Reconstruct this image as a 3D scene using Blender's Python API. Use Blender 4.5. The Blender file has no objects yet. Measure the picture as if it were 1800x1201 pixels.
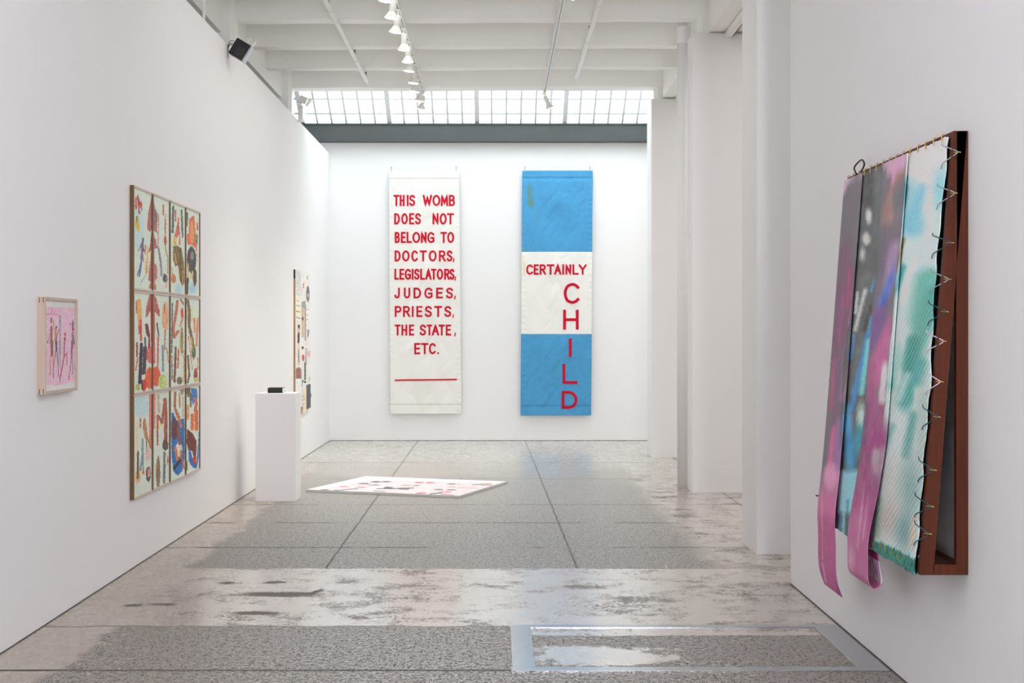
import bpy, bmesh, math, random
import numpy as np
from mathutils import Vector, Matrix
R = math.radians
sc = bpy.context.scene
col = sc.collection

# ------------------------------------------------------------------ camera, world, light, exposure
FPX, CU, CV, EYE = 2500.0, 873.0, 585.0, 1.5       # focal length in pixels, vanishing point, eye height
cam_d = bpy.data.cameras.new('camera'); cam = bpy.data.objects.new('camera', cam_d); col.objects.link(cam)
cam.location = (0, 0, EYE); cam.rotation_euler = (R(90), 0, 0)
cam_d.sensor_width = 36; cam_d.lens = 36 * FPX / 1800
cam_d.shift_x = (900 - CU) / 1800; cam_d.shift_y = -(600.5 - CV) / 1800
cam_d.clip_end = 200
sc.camera = cam
sc.view_settings.view_transform = 'Standard'; sc.view_settings.look = 'None'
sc.view_settings.gamma = 1; sc.view_settings.exposure = 0.47
sc.view_settings.use_curve_mapping = False
w = bpy.data.worlds.new('sky'); sc.world = w; w.use_nodes = True
bgn = w.node_tree.nodes['Background']; bgn.inputs[0].default_value = (.93, .97, 1.0, 1); bgn.inputs[1].default_value = 4.5

def area(name, loc, rot, sx, sy, power, color, portal=False):
    d = bpy.data.lights.new(name, 'AREA'); d.shape = 'RECTANGLE'; d.size = sx; d.size_y = sy
    d.energy = power; d.color = color
    if portal: d.cycles.is_portal = True
    o = bpy.data.objects.new(name, d); col.objects.link(o); o.location = loc; o.rotation_euler = rot
    return o
area('skylight_portal', (-.3, 18.55, 5.06), (R(-28.7), 0, 0), 5.2, 2.6, 1, (1, 1, 1), True)
area('rear_fill_light', (1.0, -5.6, 1.7), (R(96), 0, 0), .8, 2.6, 225, (.92, .93, 1.0))  # added fill from behind the camera; the rear wall has no window
area('fill_light_near', (1.45, 1.4, 4.30), (0, R(74), 0), .8, 7.0, 98, (.92, .91, 1.0))  # added fill tilted towards the left wall, no fixture behind it
area('fill_light_middle', (-.6, 11.9, 4.40), (0, 0, 0), 2.4, 5.0, 25, (1.0, .985, .97))  # added fill over the middle of the room, no fixture
area('fill_light_side_room', (4.4, 13.0, 4.5), (0, 0, 0), 3.0, 12.0, 160, (1.0, .985, .98))  # added fill in the unseen side space, no fixture
sc.cycles.diffuse_bounces = 6; sc.cycles.glossy_bounces = 3; sc.cycles.max_bounces = 8

# ------------------------------------------------------------------ helpers
def s2l(c):
    c = np.asarray(c, float) / 255.0
    return np.where(c <= .04045, c / 12.92, ((c + .055) / 1.055) ** 2.4)
def px(u, v, Y):
    return (u - CU) * Y / FPX, EYE + (CV - v) * Y / FPX
def proj(P):
    return CU + FPX * P[:, 0] / P[:, 1], CV - FPX * (P[:, 2] - EYE) / P[:, 1]
def mat(name, rgb, rough=.5, metal=0., spec=.5, emit=None, estr=0, noise=0., nscale=8., bump=0., bscale=60.):
    m = bpy.data.materials.new(name); m.use_nodes = True
    nt = m.node_tree; b = nt.nodes['Principled BSDF']
    c = tuple(float(x) for x in s2l(rgb)) + (1,)
    b.inputs['Base Color'].default_value = c; b.inputs['Roughness'].default_value = rough
    b.inputs['Metallic'].default_value = metal; b.inputs['Specular IOR Level'].default_value = spec
    if emit:
        b.inputs['Emission Color'].default_value = (*emit, 1); b.inputs['Emission Strength'].default_value = estr
    if noise or bump:
        tc = nt.nodes.new('ShaderNodeTexCoord'); n = nt.nodes.new('ShaderNodeTexNoise')
        n.inputs['Scale'].default_value = nscale; n.inputs['Detail'].default_value = 5
        nt.links.new(tc.outputs['Object'], n.inputs['Vector'])
        if noise:
            mx = nt.nodes.new('ShaderNodeMix'); mx.data_type = 'RGBA'
            mx.inputs['A'].default_value = tuple(x * (1 - noise) for x in c[:3]) + (1,)
            mx.inputs['B'].default_value = tuple(min(1, x * (1 + noise)) for x in c[:3]) + (1,)
            nt.links.new(n.outputs['Fac'], mx.inputs['Factor']); nt.links.new(mx.outputs['Result'], b.inputs['Base Color'])
        if bump:
            n2 = nt.nodes.new('ShaderNodeTexNoise'); n2.inputs['Scale'].default_value = bscale; n2.inputs['Detail'].default_value = 4
            nt.links.new(tc.outputs['Object'], n2.inputs['Vector'])
            bp = nt.nodes.new('ShaderNodeBump'); bp.inputs['Strength'].default_value = bump; bp.inputs['Distance'].default_value = .01
            nt.links.new(n2.outputs['Fac'], bp.inputs['Height']); nt.links.new(bp.outputs['Normal'], b.inputs['Normal'])
    return m
def wood(name, a, b_, along='Z', rough=.4):
    m = bpy.data.materials.new(name); m.use_nodes = True; nt = m.node_tree; b = nt.nodes['Principled BSDF']
    tc = nt.nodes.new('ShaderNodeTexCoord'); mp = nt.nodes.new('ShaderNodeMapping')
    sc_ = {'X': (2, 60, 60), 'Y': (60, 2, 60), 'Z': (60, 60, 2)}[along]
    mp.inputs['Scale'].default_value = sc_
    n = nt.nodes.new('ShaderNodeTexNoise'); n.inputs['Scale'].default_value = 1; n.inputs['Detail'].default_value = 6; n.inputs['Distortion'].default_value = .6
    mx = nt.nodes.new('ShaderNodeMix'); mx.data_type = 'RGBA'
    mx.inputs['A'].default_value = (*map(float, s2l(a)), 1); mx.inputs['B'].default_value = (*map(float, s2l(b_)), 1)
    nt.links.new(tc.outputs['Object'], mp.inputs[0]); nt.links.new(mp.outputs[0], n.inputs['Vector'])
    nt.links.new(n.outputs['Fac'], mx.inputs['Factor']); nt.links.new(mx.outputs['Result'], b.inputs['Base Color'])
    b.inputs['Roughness'].default_value = rough; b.inputs['Specular IOR Level'].default_value = .2
    return m
def painted(name, rough=.6, stripes=False, spec=.3):
    m = bpy.data.materials.new(name); m.use_nodes = True; nt = m.node_tree; b = nt.nodes['Principled BSDF']
    a = nt.nodes.new('ShaderNodeAttribute'); a.attribute_name = 'Col'
    b.inputs['Roughness'].default_value = rough; b.inputs['Specular IOR Level'].default_value = spec
    out = a.outputs['Color']
    if stripes:
        s = nt.nodes.new('ShaderNodeAttribute'); s.attribute_name = 'Stripe'
        g = nt.nodes.new('ShaderNodeNewGeometry'); sx = nt.nodes.new('ShaderNodeSeparateXYZ')
        nt.links.new(g.outputs['Position'], sx.inputs[0])
        def mth(op, p, q=None):
            n = nt.nodes.new('ShaderNodeMath'); n.operation = op
            for i, z in enumerate((p, q)):
                if z is None: continue
                if isinstance(z, (int, float)): n.inputs[i].default_value = z
                else: nt.links.new(z, n.inputs[i])
            return n.outputs[0]
        sep = nt.nodes.new('ShaderNodeSeparateColor'); nt.links.new(s.outputs['Color'], sep.inputs[0])
        nz = nt.nodes.new('ShaderNodeTexNoise'); nz.inputs['Scale'].default_value = 9
        d = mth('ADD', mth('MULTIPLY', sx.outputs['Y'], .6), mth('MULTIPLY', sx.outputs['Z'], .8))
        d = mth('ADD', d, mth('MULTIPLY', nz.outputs['Fac'], .012))
        coarse = mth('SINE', mth('MULTIPLY', d, 2 * math.pi / .025))
        fine = mth('SINE', mth('MULTIPLY', d, 2 * math.pi / .0125))
        fc = mth('MULTIPLY', mth('MULTIPLY', mth('MAXIMUM', coarse, -.2), sep.outputs['Red']), .8)
        fd = mth('MULTIPLY', mth('MAXIMUM', fine, 0.), sep.outputs['Green'])
        mx = nt.nodes.new('ShaderNodeMix'); mx.data_type = 'RGBA'
        mx.inputs['B'].default_value = (.72, .70, .68, 1)
        nt.links.new(mth('MAXIMUM', mth('ADD', fc, fd), 0.), mx.inputs['Factor']); nt.links.new(out, mx.inputs['A'])
        dk = mth('MULTIPLY', mth('MAXIMUM', mth('MULTIPLY', coarse, -1.), 0.), sep.outputs['Red'])
        mx2 = nt.nodes.new('ShaderNodeMix'); mx2.data_type = 'RGBA'
        mx2.inputs['B'].default_value = (.09, .16, .15, 1)
        nt.links.new(mth('MULTIPLY', dk, .55), mx2.inputs['Factor']); nt.links.new(mx.outputs['Result'], mx2.inputs['A'])
        out = mx2.outputs['Result']
        bp = nt.nodes.new('ShaderNodeBump'); bp.inputs['Strength'].default_value = .25; bp.inputs['Distance'].default_value = .004
        nt.links.new(mth('MULTIPLY', coarse, sep.outputs['Red']), bp.inputs['Height']); nt.links.new(bp.outputs['Normal'], b.inputs['Normal'])
    nt.links.new(out, b.inputs['Base Color'])
    return m

def link(name, me, m=None, parent=None, smooth=False):
    o = bpy.data.objects.new(name, me); col.objects.link(o)
    if m is not None:
        for q in (m if isinstance(m, (list, tuple)) else [m]): me.materials.append(q)
    if parent is not None: o.parent = parent
    if smooth:
        for p in me.polygons: p.use_smooth = True
    return o
def obj(name, bm, m=None, parent=None, smooth=False):
    me = bpy.data.meshes.new(name); bmesh.ops.recalc_face_normals(bm, faces=bm.faces[:]); bm.to_mesh(me); bm.free()
    return link(name, me, m, parent, smooth)
def tag(o, label=None, cat=None, group=None, kind=None):
    if label: o['label'] = label
    if cat: o['category'] = cat
    if group: o['group'] = group
    if kind: o['kind'] = kind
    return o
def empty(name, loc, label, cat, group=None, rot=(0, 0, 0)):
    o = bpy.data.objects.new(name, None); o.empty_display_size = .1; col.objects.link(o)
    o.location = loc; o.rotation_euler = rot
    return tag(o, label, cat, group)
def bx(bm, x0, x1, y0, y1, z0, z1, M=None, bev=0., mi=0):
    vs = [bm.verts.new(p) for p in ((x0, y0, z0), (x1, y0, z0), (x1, y1, z0), (x0, y1, z0), (x0, y0, z1), (x1, y0, z1), (x1, y1, z1), (x0, y1, z1))]
    fs = [bm.faces.new([vs[i] for i in f]) for f in ((3, 2, 1, 0), (4, 5, 6, 7), (0, 1, 5, 4), (1, 2, 6, 5), (2, 3, 7, 6), (3, 0, 4, 7))]
    for f in fs: f.material_index = mi
    if bev:
        es = list({e for f in fs for e in f.edges})
        r = bmesh.ops.bevel(bm, geom=es, offset=bev, segments=2, affect='EDGES', profile=.5)
        vs = list({v for f in r['faces'] for v in f.verts} | {v for v in vs if v.is_valid})
    if M is not None:
        for v in vs:
            if v.is_valid: v.co = M @ v.co
    return vs
def box(name, x0, x1, y0, y1, z0, z1, m, parent=None, bev=0., M=None):
    bm = bmesh.new(); bx(bm, x0, x1, y0, y1, z0, z1, M, bev); return obj(name, bm, m, parent)
def prism(bm, pts, a0, a1, axis='Y'):
    """outline pts in the plane across `axis`, swept from a0 to a1"""
    def P(p, a): return {'Y': (p[0], a, p[1]), 'X': (a, p[0], p[1]), 'Z': (p[0], p[1], a)}[axis]
    A = [bm.verts.new(P(p, a0)) for p in pts]; B = [bm.verts.new(P(p, a1)) for p in pts]
    n = len(pts); bm.faces.new(A); bm.faces.new(B[::-1])
    for i in range(n): bm.faces.new((A[i], B[i], B[(i + 1) % n], A[(i + 1) % n]))
def tube(bm, pts, r, seg=10, caps=True):
    pts = [Vector(p) for p in pts]; rings = []; up = None
    for i, p in enumerate(pts):
        t = (pts[min(i + 1, len(pts) - 1)] - pts[max(i - 1, 0)]).normalized()
        if up is None:
            up = Vector((0, 0, 1)) if abs(t.z) < .9 else Vector((1, 0, 0))
        a = t.cross(up).normalized(); b = a.cross(t).normalized(); up = b
        rr = r[i] if isinstance(r, (list, tuple)) else r
        rings.append([bm.verts.new(p + (a * math.cos(q) + b * math.sin(q)) * rr) for q in (2 * math.pi * k / seg for k in range(seg))])
    for A, B in zip(rings, rings[1:]):
        for k in range(seg): bm.faces.new((A[k], A[(k + 1) % seg], B[(k + 1) % seg], B[k]))
    if caps: bm.faces.new(rings[0][::-1]); bm.faces.new(rings[-1])
def lathe(bm, prof, seg=24, M=None):
    rings = []
    for r, z in prof:
        if r < 1e-6: rings.append([bm.verts.new((0, 0, z))])
        else: rings.append([bm.verts.new((r * math.cos(2 * math.pi * k / seg), r * math.sin(2 * math.pi * k / seg), z)) for k in range(seg)])
    for A, B in zip(rings, rings[1:]):
        for k in range(seg):
            j = (k + 1) % seg
            if len(A) == 1 and len(B) == 1: continue
            if len(A) == 1: bm.faces.new((A[0], B[k], B[j]))
            elif len(B) == 1: bm.faces.new((A[k], A[j], B[0]))
            else: bm.faces.new((A[k], A[j], B[j], B[k]))
    if M is not None:
        for ring in rings:
            for v in ring: v.co = M @ v.co

# value noise and a small painter working on arrays of points
def vnoise(x, y, seed=0):
    xi = np.floor(x).astype(np.int64); yi = np.floor(y).astype(np.int64); fx = x - xi; fy = y - yi
    fx = fx * fx * (3 - 2 * fx); fy = fy * fy * (3 - 2 * fy)
    def h(a, b):
        k = (a * 374761393 + b * 668265263 + seed * 1442695) & 0x7fffffff
        k = ((k ^ (k >> 13)) * 1274126177) & 0x7fffffff
        return ((k ^ (k >> 16)) & 0xffff) / 65535.0
    return (h(xi, yi) * (1 - fx) + h(xi + 1, yi) * fx) * (1 - fy) + (h(xi, yi + 1) * (1 - fx) + h(xi + 1, yi + 1) * fx) * fy
def fbm(x, y, seed=0, o=3):
    s = 0; a = .5
    for i in range(o): s = s + a * vnoise(x * 2 ** i, y * 2 ** i, seed + i * 7); a *= .5
    return s / (1 - .5 ** o)
class Crop:
    """shapes noted in an enlarged view: origin (x0, y0), s enlarged units per unit"""
    def __init__(s, x0, y0, k): s.x0, s.y0, s.k = x0, y0, k
    def __call__(s, *shapes):
        out = []
        T = lambda p: (s.x0 + p[0] / s.k, s.y0 + p[1] / s.k)
        for h in shapes:
            if h[0] == 'e': out.append(('e', *T(h[1:3]), h[3] / s.k, h[4] / s.k, h[5], *h[6:]))
            elif h[0] == 's': out.append(('s', h[1] / s.k, h[2], [T(p) for p in h[3]], *h[4:]))
            else: out.append(('p', h[1], [T(p) for p in h[2]], *h[3:]))
        return out
def sd_poly(u, v, pts):
    d = np.full(u.shape, 1e9); ins = np.zeros(u.shape, bool); n = len(pts)
    for i in range(n):
        (ax, ay), (bx_, by) = pts[i], pts[(i + 1) % n]
        d = np.minimum(d, seg_d(u, v, ax, ay, bx_, by))
        c = ((ay > v) != (by > v))
        if ay != by: ins ^= c & (u < (bx_ - ax) * (v - ay) / (by - ay) + ax)
    return np.where(ins, -d, d)
def seg_d(u, v, ax, ay, bx_, by):
    dx, dy = bx_ - ax, by - ay; L = dx * dx + dy * dy + 1e-12
    t = np.clip(((u - ax) * dx + (v - ay) * dy) / L, 0, 1)
    return np.hypot(u - ax - t * dx, v - ay - t * dy)
def paint(u, v, C, shapes, rough=.8, soft=.5, tex=.18, nk=.6, seed=3):
    """blend shapes over colours C (sRGB 0-255) at points u, v"""
    for i, h in enumerate(shapes):
        n1 = (fbm(u * nk, v * nk * .6, seed + i, 2) - .5) * 2 * rough
        if h[0] == 'e':
            _, cx, cy, rx, ry, c = h[:6]; k = h[6] if len(h) > 6 else {}
            d = (np.hypot((u - cx) / rx, (v - cy) / ry) - 1) * min(rx, ry)
        elif h[0] == 's':
            _, wd, c, pts = h[:4]; k = h[4] if len(h) > 4 else {}
            d = np.full(u.shape, 1e9)
            for (ax, ay), (bx_, by) in zip(pts, pts[1:]): d = np.minimum(d, seg_d(u, v, ax, ay, bx_, by))
            d = d - wd / 2
        else:
            _, c, pts = h[:3]; k = h[3] if len(h) > 3 else {}
            d = sd_poly(u, v, pts)
        sf = k.get('soft', soft); al = k.get('a', 1.0)
        m = np.clip(.5 - (d + n1 * k.get('r', 1)) / (2 * sf), 0, 1) * al
        tx = 1 + (fbm(u * 1.3, v * .45, seed + 50 + i, 3) - .5) * 2 * tex * k.get('t', 1)
        C = C * (1 - m[:, None]) + (np.clip(np.asarray(c, float)[None, :] * tx[:, None], 0, 255)) * m[:, None]
    return C
def grid_mesh(name, P, nu, nv, flip=False):
    """P: (nu*nv, 3), index = j*nu + i"""
    me = bpy.data.meshes.new(name)
    i, j = np.meshgrid(np.arange(nu - 1), np.arange(nv - 1)); a = (j * nu + i).ravel()
    F = np.stack([a, a + 1, a + nu + 1, a + nu], 1)
    if flip: F = F[:, ::-1]
    me.from_pydata(P.tolist(), [], F.tolist()); me.update()
    return me
def set_col(me, C, gain=1.0, name='Col', lin=False):
    c = (np.asarray(C, float) if lin else np.clip(s2l(C) * gain, 0, .9))
    a = me.color_attributes.new(name, 'FLOAT_COLOR', 'POINT')
    a.data.foreach_set('color', np.concatenate([c, np.ones((len(c), 1))], 1).ravel())

# ------------------------------------------------------------------ materials
M_wall = mat('white_wall_paint', (240, 239, 239), .65)
M_beam = mat('white_ceiling_paint', (248, 248, 245), .6, bump=.12, bscale=14)
M_white = mat('white_enamel', (240, 240, 237), .4)
M_steel = mat('dark_grey_steel_paint', (76, 79, 80), .5, noise=.1, nscale=6)
M_mull = mat('pale_grey_metal', (236, 240, 240), .5)
M_foot_shade = mat('painted_foot_shade', (84, 80, 77), .8)
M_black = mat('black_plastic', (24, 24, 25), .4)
M_dark = mat('dark_metal', (70, 66, 60), .5, metal=.5)
M_silver = mat('silver_metal', (190, 190, 192), .3, metal=.9)
M_brass = mat('brass', (205, 165, 95), .3, metal=.9)
M_track = mat('brown_track_slot', (92, 72, 55), .6)
M_plate = mat('floor_steel', (170, 172, 176), .2, metal=.85, noise=.12, nscale=14)
M_red = mat('red_fabric', (205, 20, 48), .85, spec=.2, noise=.14, nscale=40)
M_cloth = mat('white_cotton', (238, 236, 230), .85, spec=.2, noise=.02, nscale=10)
M_blue = painted('blue_cotton', .8, spec=.2)
M_bulb = mat('lamp_glow', (255, 250, 240), .4, emit=(1, .97, .92), estr=14)
M_paint = painted('painted_paper', .6)
M_frame_dark = wood('walnut_wood', (96, 70, 48), (128, 98, 70), 'Z')
M_frame_pale = wood('pale_ash_wood', (176, 156, 136), (214, 198, 180), 'Z')
M_frame_edge = wood('pale_frame_edge', (198, 176, 160), (222, 204, 190), 'Y')
M_red_wood = wood('reddish_wood', (58, 22, 9), (100, 45, 20), 'Z', .55)
M_plinth = mat('plinth_paint', (234, 233, 233), .5)
M_acryl = mat('grey_acrylic_edge', (196, 198, 198), .15)
M_canvas = painted('painted_canvas', .6, True)
M_ply = wood('plywood_edge', (150, 92, 50), (214, 178, 130), 'Z')

def floor_material():
    m = bpy.data.materials.new('worn_concrete'); m.use_nodes = True; nt = m.node_tree; L = nt.links
    b = nt.nodes['Principled BSDF']
    g = nt.nodes.new('ShaderNodeNewGeometry'); sx = nt.nodes.new('ShaderNodeSeparateXYZ'); L.new(g.outputs['Position'], sx.inputs[0])
    X, Y = sx.outputs['X'], sx.outputs['Y']
    def mth(op, *a):
        n = nt.nodes.new('ShaderNodeMath'); n.operation = op
        for i, z in enumerate(a):
            if isinstance(z, (int, float)): n.inputs[i].default_value = z
            else: L.new(z, n.inputs[i])
        return n.outputs[0]
    def noise(scale, detail=4, rough=.55, sxyz=(1, 1, 1), off=0):
        mp = nt.nodes.new('ShaderNodeMapping'); mp.inputs['Scale'].default_value = sxyz; mp.inputs['Location'].default_value = (off, off * .7, 0)
        L.new(g.outputs['Position'], mp.inputs[0])
        n = nt.nodes.new('ShaderNodeTexNoise'); n.inputs['Scale'].default_value = scale; n.inputs['Detail'].default_value = detail; n.inputs['Roughness'].default_value = rough
        L.new(mp.outputs[0], n.inputs['Vector']); return n.outputs['Fac']
    def ss(v, a, b_):          # smooth step
        n = nt.nodes.new('ShaderNodeMapRange'); n.interpolation_type = 'SMOOTHSTEP'
        L.new(v, n.inputs[0]); n.inputs[1].default_value = a; n.inputs[2].default_value = b_; return n.outputs[0]
    def mix(f, a, c):
        n = nt.nodes.new('ShaderNodeMix'); n.data_type = 'RGBA'
        L.new(f, n.inputs['Factor'])
        for k, z in (('A', a), ('B', c)):
            if isinstance(z, tuple): n.inputs[k].default_value = (*z, 1)
            else: L.new(z, n.inputs[k])
        return n.outputs['Result']
    inv = lambda a: mth('SUBTRACT', 1.0, a)
    mul = lambda *a: a[0] if len(a) == 1 else mth('MULTIPLY', a[0], mul(*a[1:]))
    mx = lambda *a: a[0] if len(a) == 1 else mth('MAXIMUM', a[0], mx(*a[1:]))
    big = noise(.9, 3, .5); med = noise(5, 8, .72, (1, 1, 1), 3); grain = noise(48, 5, .8, (1, 1, 1), 17); mid = noise(2.2, 4, .6, (.7, 1.4, 1), 27); fine = noise(75, 3, .75, (1, .8, 1), 5); fine2 = noise(30, 6, .75, (1, 1, 1), 9)
    edge = mth('MULTIPLY', mth('SUBTRACT', noise(3.5, 4, .6, (1, 1, 1), 11), .5), .10)
    Ye = mth('ADD', Y, edge)
    band = mul(ss(Ye, 7.25, 7.28), inv(ss(Ye, 9.02, 9.05)))
    Xe = mth('ADD', X, mth('MULTIPLY', edge, 3.0))
    margin = mul(inv(ss(Xe, -2.0, -1.93)), inv(ss(Y, 16.5, 18.)))
    rmargin = mul(ss(Xe, 1.30, 1.5), ss(Y, 8.9, 9.3))
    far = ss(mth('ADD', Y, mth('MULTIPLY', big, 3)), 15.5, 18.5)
    inh = mul(ss(X, .17, .18), inv(ss(X, 1.60, 1.61)), ss(Y, 6.30, 6.31), inv(ss(Y, 7.30, 7.31)))
    hstrip = mul(inh, ss(Ye, 7.03, 7.05))
    ax = mth('DIVIDE', mth('SUBTRACT', Xe, .50), .34); ay = mth('DIVIDE', mth('SUBTRACT', Y, 6.60), .21)
    blob = mth('SQRT', mth('ADD', mth('MULTIPLY', ax, ax), mth('MULTIPLY', ay, ay)))
    blob = mul(inh, inv(ss(mth('ADD', blob, mth('MULTIPLY', mth('SUBTRACT', med, .5), 2.6)), .85, 1.05)))
    smooth = mx(band, margin, rmargin, hstrip, blob, far)
    # worn, darker places in the smooth cement
    wear = mul(ss(mth('ADD', grain, mth('ADD', mth('MULTIPLY', mth('SUBTRACT', med, .5), .9), mth('MULTIPLY', mth('SUBTRACT', mid, .5), .5))), .56, .62), .85)
    wear = mul(wear, inv(mx(far, mth('MULTIPLY', margin, .9))), inv(mth('MULTIPLY', blob, .9)))
    pits = None
    for (cx, cy, rx, ry) in ((-1.616, 8.52, .06, .05), (-1.329, 8.54, .08, .05), (-1.826, 7.845, .085, .04), (-2.0, 7.82, .05, .035), (-1.31, 7.606, .12, .05), (-1.22, 8.15, .26, .08), (-1.04, 8.2, .03, .13)):
        a1 = mth('DIVIDE', mth('SUBTRACT', Xe, cx), rx); a2 = mth('DIVIDE', mth('SUBTRACT', Y, cy), ry)
        d = mth('SQRT', mth('ADD', mth('MULTIPLY', a1, a1), mth('MULTIPLY', a2, a2)))
        d = inv(ss(mth('ADD', d, mth('MULTIPLY', mth('SUBTRACT', grain, .5), 3.4)), .8, 1.1))
        pits = d if pits is None else mx(pits, d)
    wear = mx(wear, mul(pits, band, .95))
    # joints and cracks
    wob = mth('MULTIPLY', mth('SUBTRACT', noise(6, 4, .6, (1, 1, 1), 21), .5), .03)
    def line(v, c, hw): return inv(ss(mth('ABSOLUTE', mth('SUBTRACT', v, c)), hw * .5, hw))
    Xw = mth('ADD', X, wob); Yw = mth('ADD', Y, wob)
    past = ss(Y, 9.02, 9.06)
    j1 = mul(line(Xw, -1.09, .010), past)
    j2 = mul(line(mth('ADD', Xw, mth('MULTIPLY', mth('SUBTRACT', Y, 9.0), .011)), .513, .010), past)
    j3 = mul(line(mth('ADD', Xw, 0.0), 2.12, .012), past)
    brk = ss(noise(2.5, 3, .6, (1, 1, 1), 33), .36, .5)
    jy = mx(*[mul(line(Yw, c, h), brk) for c, h in ((9.93, .028), (11.22, .03), (12.4, .02), (14.6, .02), (16.4, .022))])
    jn = mul(line(Yw, 6.315, .022), inv(mul(ss(X, .06, .07), inv(ss(X, 1.7, 1.71)))))
    be = mul(line(Ye, 7.265, .018), inv(inh), .7)
    vor = nt.nodes.new('ShaderNodeTexVoronoi'); vor.feature = 'DISTANCE_TO_EDGE'; vor.inputs['Scale'].default_value = .55
    wv = nt.nodes.new('ShaderNodeVectorMath'); wv.operation = 'ADD'; L.new(g.outputs['Position'], wv.inputs[0])
    nv = nt.nodes.new('ShaderNodeTexNoise'); nv.inputs['Scale'].default_value = 2.2; nv.inputs['Detail'].default_value = 5
    L.new(g.outputs['Position'], nv.inputs['Vector']); L.new(nv.outputs['Color'], wv.inputs[1]); L.new(wv.outputs[0], vor.inputs['Vector'])
    crack = mul(inv(ss(vor.outputs['Distance'], .002, .006)), .55, ss(Y, 13, 14), brk)
    joint = mx(j1, j2, j3, jy, jn, be, crack)
    # small dark chips
    chips = mul(ss(noise(13, 5, .75, (1, 1.6, 1), 44), .70, .74), .8)
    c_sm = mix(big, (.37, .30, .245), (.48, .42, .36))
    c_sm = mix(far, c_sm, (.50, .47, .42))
    c_sm = mix(wear, c_sm, (.10, .083, .073))
    sp = ss(mth('ADD', mth('MULTIPLY', fine, .7), mth('MULTIPLY', fine2, .45)), .49, .66)
    c_ag = mix(sp, (.082, .066, .056), (.38, .345, .305))
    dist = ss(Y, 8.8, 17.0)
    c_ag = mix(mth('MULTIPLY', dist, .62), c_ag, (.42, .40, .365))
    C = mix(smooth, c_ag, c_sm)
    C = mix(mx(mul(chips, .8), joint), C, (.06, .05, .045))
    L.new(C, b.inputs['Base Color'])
    r_ag = mth('ADD', .24, mth('MULTIPLY', inv(sp), .40))
    r_sm = mth('ADD', .20, mth('ADD', mth('MULTIPLY', wear, .5), mth('MULTIPLY', med, .14)))
    rr = nt.nodes.new('ShaderNodeMix'); rr.data_type = 'FLOAT'
    L.new(smooth, rr.inputs['Factor']); L.new(r_ag, rr.inputs['A']); L.new(r_sm, rr.inputs['B'])
    L.new(mx(rr.outputs['Result'], mul(joint, .7)), b.inputs['Roughness'])
    L.new(mul(mth('SUBTRACT', 1.0, mth('MULTIPLY', mx(mul(wear, smooth), mul(inv(sp), inv(smooth))), .7)), mth('SUBTRACT', .75, mth('MULTIPLY', mx(margin, rmargin), .5))), b.inputs['Specular IOR Level']); b.inputs['IOR'].default_value = 2.1
    L.new(mul(smooth, inv(wear), inv(mth('MULTIPLY', far, .6)), ss(Xe, -2.0, -1.4), .95), b.inputs['Coat Weight']); b.inputs['Coat Roughness'].default_value = .2; b.inputs['Coat IOR'].default_value = 2.0
    bp = nt.nodes.new('ShaderNodeBump'); bp.inputs['Strength'].default_value = .22; bp.inputs['Distance'].default_value = .004
    h = mth('ADD', mul(sp, inv(smooth), .9), mth('ADD', mul(wear, -.5), mul(joint, -2.)))
    h = mul(mth('ADD', h, mth('MULTIPLY', med, .2)), inv(mth('MULTIPLY', ss(Y, 9., 16.), .95)), inv(mth('MULTIPLY', mx(margin, rmargin), .8)))
    L.new(h, bp.inputs['Height']); L.new(bp.outputs['Normal'], b.inputs['Normal'])
    return m
M_floor = floor_material()

# ------------------------------------------------------------------ the setting
XL, XR, YB = -2.315, 1.755, 19.74
def S(o, label, cat): return tag(o, label, cat, kind='structure')
S(box('floor', -3.0, 7.0, -6, YB + .3, -.2, 0, M_floor), 'worn grey concrete floor with speckled bands and joints', 'floor')
S(box('wall_back', -3.0, 7.0, YB, YB + .3, 0, 4.14, M_wall), 'white end wall behind the two hanging banners', 'wall')
S(box('wall_left', XL - .14, XL, -6, YB, 0, 3.98, M_wall), 'long white partition wall carrying the framed pictures', 'wall')
S(box('wall_right', XR, XR + .3, -6, 8.49, 0, 4.34, M_wall), 'white near wall on which the tilted canvas hangs', 'wall')
S(box('wall_far_left', -3.15, -2.95, -6, YB, 0, 6.2, M_wall), 'white outer wall rising behind the partition', 'wall')
S(box('wall_far_right', 7.0, 7.2, -6, YB + .3, 0, 6.2, M_wall), 'white wall of the side space beyond the pillars', 'wall')
S(box('wall_rear', -3.15, 7.2, -6.2, -6.0, 0, 6.2, M_wall), 'white wall opposite the banners', 'wall')
bm = bmesh.new(); bx(bm, -3.15, 7.2, -6.2, 17.42, 4.86, 5.0); bx(bm, 2.6, 7.2, 17.42, YB + .3, 4.86, 5.0)
S(obj('ceiling', bm, M_beam), 'white ceiling slab above the concrete beams', 'ceiling')
bm = bmesh.new(); bx(bm, -3.15, 2.6, 17.42, 17.56, 4.80, 5.75); bx(bm, 2.6, 2.7, 17.42, YB + .3, 4.14, 5.9)
bx(bm, -3.15, -2.95, 17.4, YB + .3, 4.14, 6.0); bx(bm, 2.6, 7.2, YB, YB + .3, 4.14, 5.0)
S(obj('wall_skylight', bm, M_wall), 'white upstand walls closing the sides of the sloped skylight', 'wall')
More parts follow.
